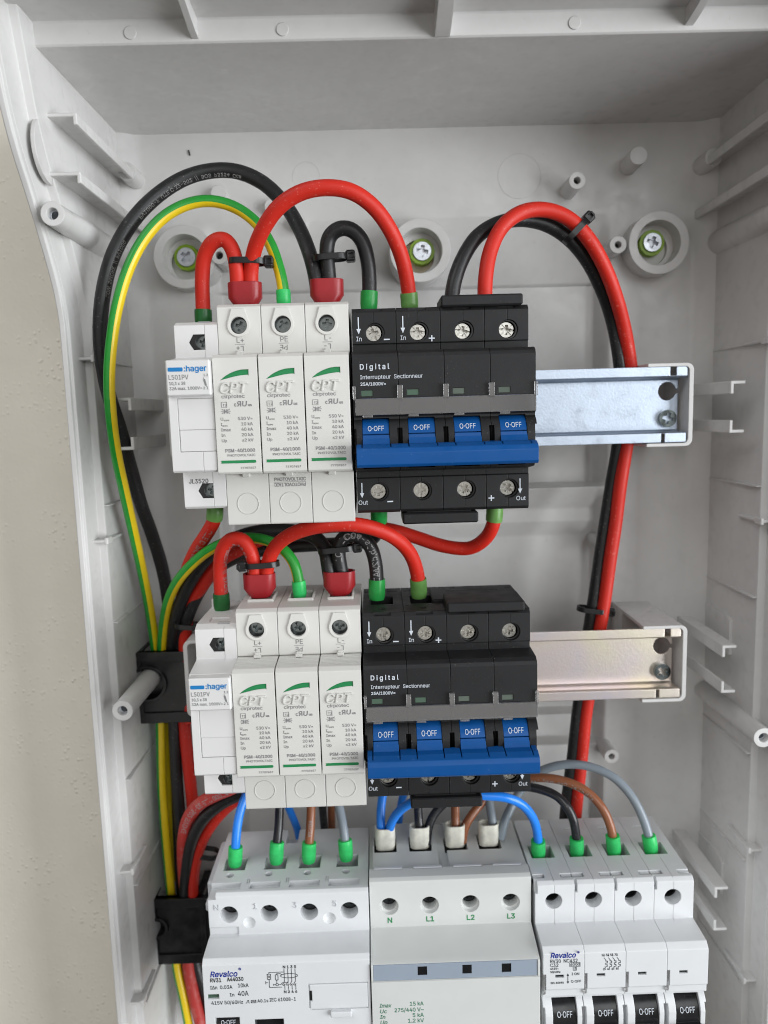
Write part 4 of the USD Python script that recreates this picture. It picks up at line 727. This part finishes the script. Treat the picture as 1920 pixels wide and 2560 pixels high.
def twin(x, z0, d, w, h, m, label, group, taper=.62, dep=8.4):
    t = thing('twin_ferrule', label, 'cable ferrule', (x, d, z0), group)
    hull = lambda ww, dd, a, b: rrect_solid(ww, dd, a, b)
    o = m3.Manifold.batch_hull([slab(w, dep, h * .38, h), slab(w * taper, dep * .8, 0, .6)])
    i = slab(w - 1.3, dep - 1.3, h * .75, h + 1)
    part('sleeve', o - i, m, t, smooth=30)
def slab(w, dd, z0, z1):
    return m3.Manifold.extrude(CS(rrect(-w / 2, w / 2, -dd / 2, dd / 2, min(w, dd) * .48)), z1 - z0).translate([0, 0, z0])
RG = None
twin(-68.5, 46.0, 22, 14.4, 10.2, 'ferr', 'red twin collar on the left terminal of the upper surge protector', RG)
twin(-33.8, 46.0, 22, 14.4, 10.6, 'ferr', 'red twin collar on the right terminal of the upper surge protector', RG)
twin(-68.6, -80.2, 22, 14.4, 10.8, 'ferr', 'red twin collar on the left terminal of the middle surge protector', RG)
twin(-33.0, -80.2, 22, 14.4, 10.8, 'ferr', 'red twin collar on the right terminal of the middle surge protector', RG)
for i, (x, s) in enumerate(((-15.9, 'leftmost of the four cream twin collars, holding two blue wires'), (.7, 'cream twin collar holding two black wires'), (17.8, 'cream twin collar holding two brown wires'), (34.0, 'rightmost of the four cream twin collars, holding two grey wires'))):
    twin(x, -208.4 + .1 * i, 13, 9.7, 11.0, 'ferw', s, None, .94, 6.4)

# ------------------------------------------------------------------ cable ties
def tie(p, q, d, rc, head, label, tilt=0.0, wd=2.4, depth=None):
    """a strap round two cables whose middles lie at p and q (x, z); head: -1 / 1 the end that carries the lock"""
    p, q = np.array(p, float), np.array(q, float); mid = (p + q) / 2; u = q - p; L = np.linalg.norm(u); ang = math.degrees(math.atan2(u[1], u[0]))
    t = thing('cable_tie', label, 'cable tie', (mid[0], d, mid[1]))
    ring = LineString([(-L / 2, 0), (L / 2, 0)]).buffer(rc + .9, quad_segs=10).difference(LineString([(-L / 2, 0), (L / 2, 0)]).buffer(rc, quad_segs=10))
    e = m3.Manifold.extrude(CS(ring), wd).translate([0, 0, -wd / 2])         # ring lies in x, y
    e = e.rotate([0, -ang, 0])
    part('strap', e, 'tie', t)
    hx = head * (L / 2 + rc + 1.6)
    hd = bx(hx - 1.9, hx + 2.1, -2.4, 2.8, -2.3, 2.3, c=.6) + bx(hx + head * 1.2 - 1, hx + head * 1.2 + 1, 2, 3.6, -1.2, 1.2, c=.3) - bx(hx - .8, hx + 1.4, 2.2, 4, -1.0, .8)
    hd = hd + bx(hx - 1.1, hx + 1.1, -3.6, -2, -1.2, 1.2)
    part('lock', hd.rotate([0, -ang, 0]), 'tie', t)
tie((-70.2, 64.6), (-62.8, 64.3), 24, 3.45, 1, 'black cable tie round the two red cables above the upper surge protector')
tie((-34.9, 65.2), (-28.4, 65.5), 23, 3.45, 1, 'black cable tie round the two black cables above the upper surge protector')
tie((74.4, 75.4), (77.6, 78.6), 8.2, 3.7, 1, 'black cable tie with its lock up, on the red and black arch at upper right', wd=2.6)
tie((-70.4, -65.2), (-63.4, -64.9), 24, 3.45, -1, 'black cable tie round the two red cables above the middle surge protector')
tie((-37.8, -59.8), (-29.6, -59.2), 22, 3.45, 1, 'black cable tie round the two black cables above the middle surge protector')
tie((88.2, -100.6), (95.2, -101.6), -15, 3.4, 1, 'black cable tie low on the right hand red and black cables')
tie((-113.5, -102.5), (-109, -103), -15, 3.6, 1, 'black cable tie on the dark cables left of the middle fuse holder')
tie((-112.5, -224.5), (-107, -225.5), -15, 3.8, -1, 'worn black cable tie at left between the two black duct clips')
# ------------------------------------------------------------------ black duct clips that hold the left bundle
def duct_clip(x, z, label):
    t = thing('cable_clip', label, 'cable clip', (x, -20, z))
    r = 8.0 if z > -200 else 4.6; c = 6.2 if z > -200 else 3.0
    nt = disc(c, 21.0, r).union(sbox(-2, 21 - r * .8, c, 21 + r * .8)); nt2 = disc(c, 21.0, r + 1.6).union(sbox(-2, 21 - r, c, 21 + r))
    o = rrect(0, 29.5, 0, 37.5, .6).difference(nt)
    part('front_plate', plate(o, -2.2, 0), 'blackgloss', t)
    part('rim', plate(o.difference(sbox(3.2, 5.4, 26.6, 32.6)).difference(nt2), -.1, 1.2), 'blackgloss', t)
    part('notch_rim', plate(nt2.difference(nt).intersection(sbox(0, 0, 29, 37.5)), -7, 1.8), 'blackgloss', t)
    part('inner_wall', plate(nt2.intersection(sbox(.3, 0, 29, 37)), -6.4, -5.6), 'blackgloss', t)
    part('top_flange', bx(.5, 27.5, -24, 0, 36.2, 37.5, c=.2) - bx(3, 24, -24, -2.4, 30, 40), 'blackgloss', t)
    part('side_arm', bx(28.6, 31.6, -22, .4, 2, 36.4, c=.5) + bx(0, 1.2, -24, -2, 28, 37) + bx(0, 1.2, -24, -2, 1, 11), 'blackgloss', t)
    part('hook', bx(31.0, 36, -4, 2, 31, 36.6, c=.5), 'blackgloss', t)
duct_clip(-141.0, -155.0, 'black plastic clip over the cable bundle left of the middle row')
duct_clip(-142.4, -290.8, 'black plastic clip over the cable bundle left of the bottom row')
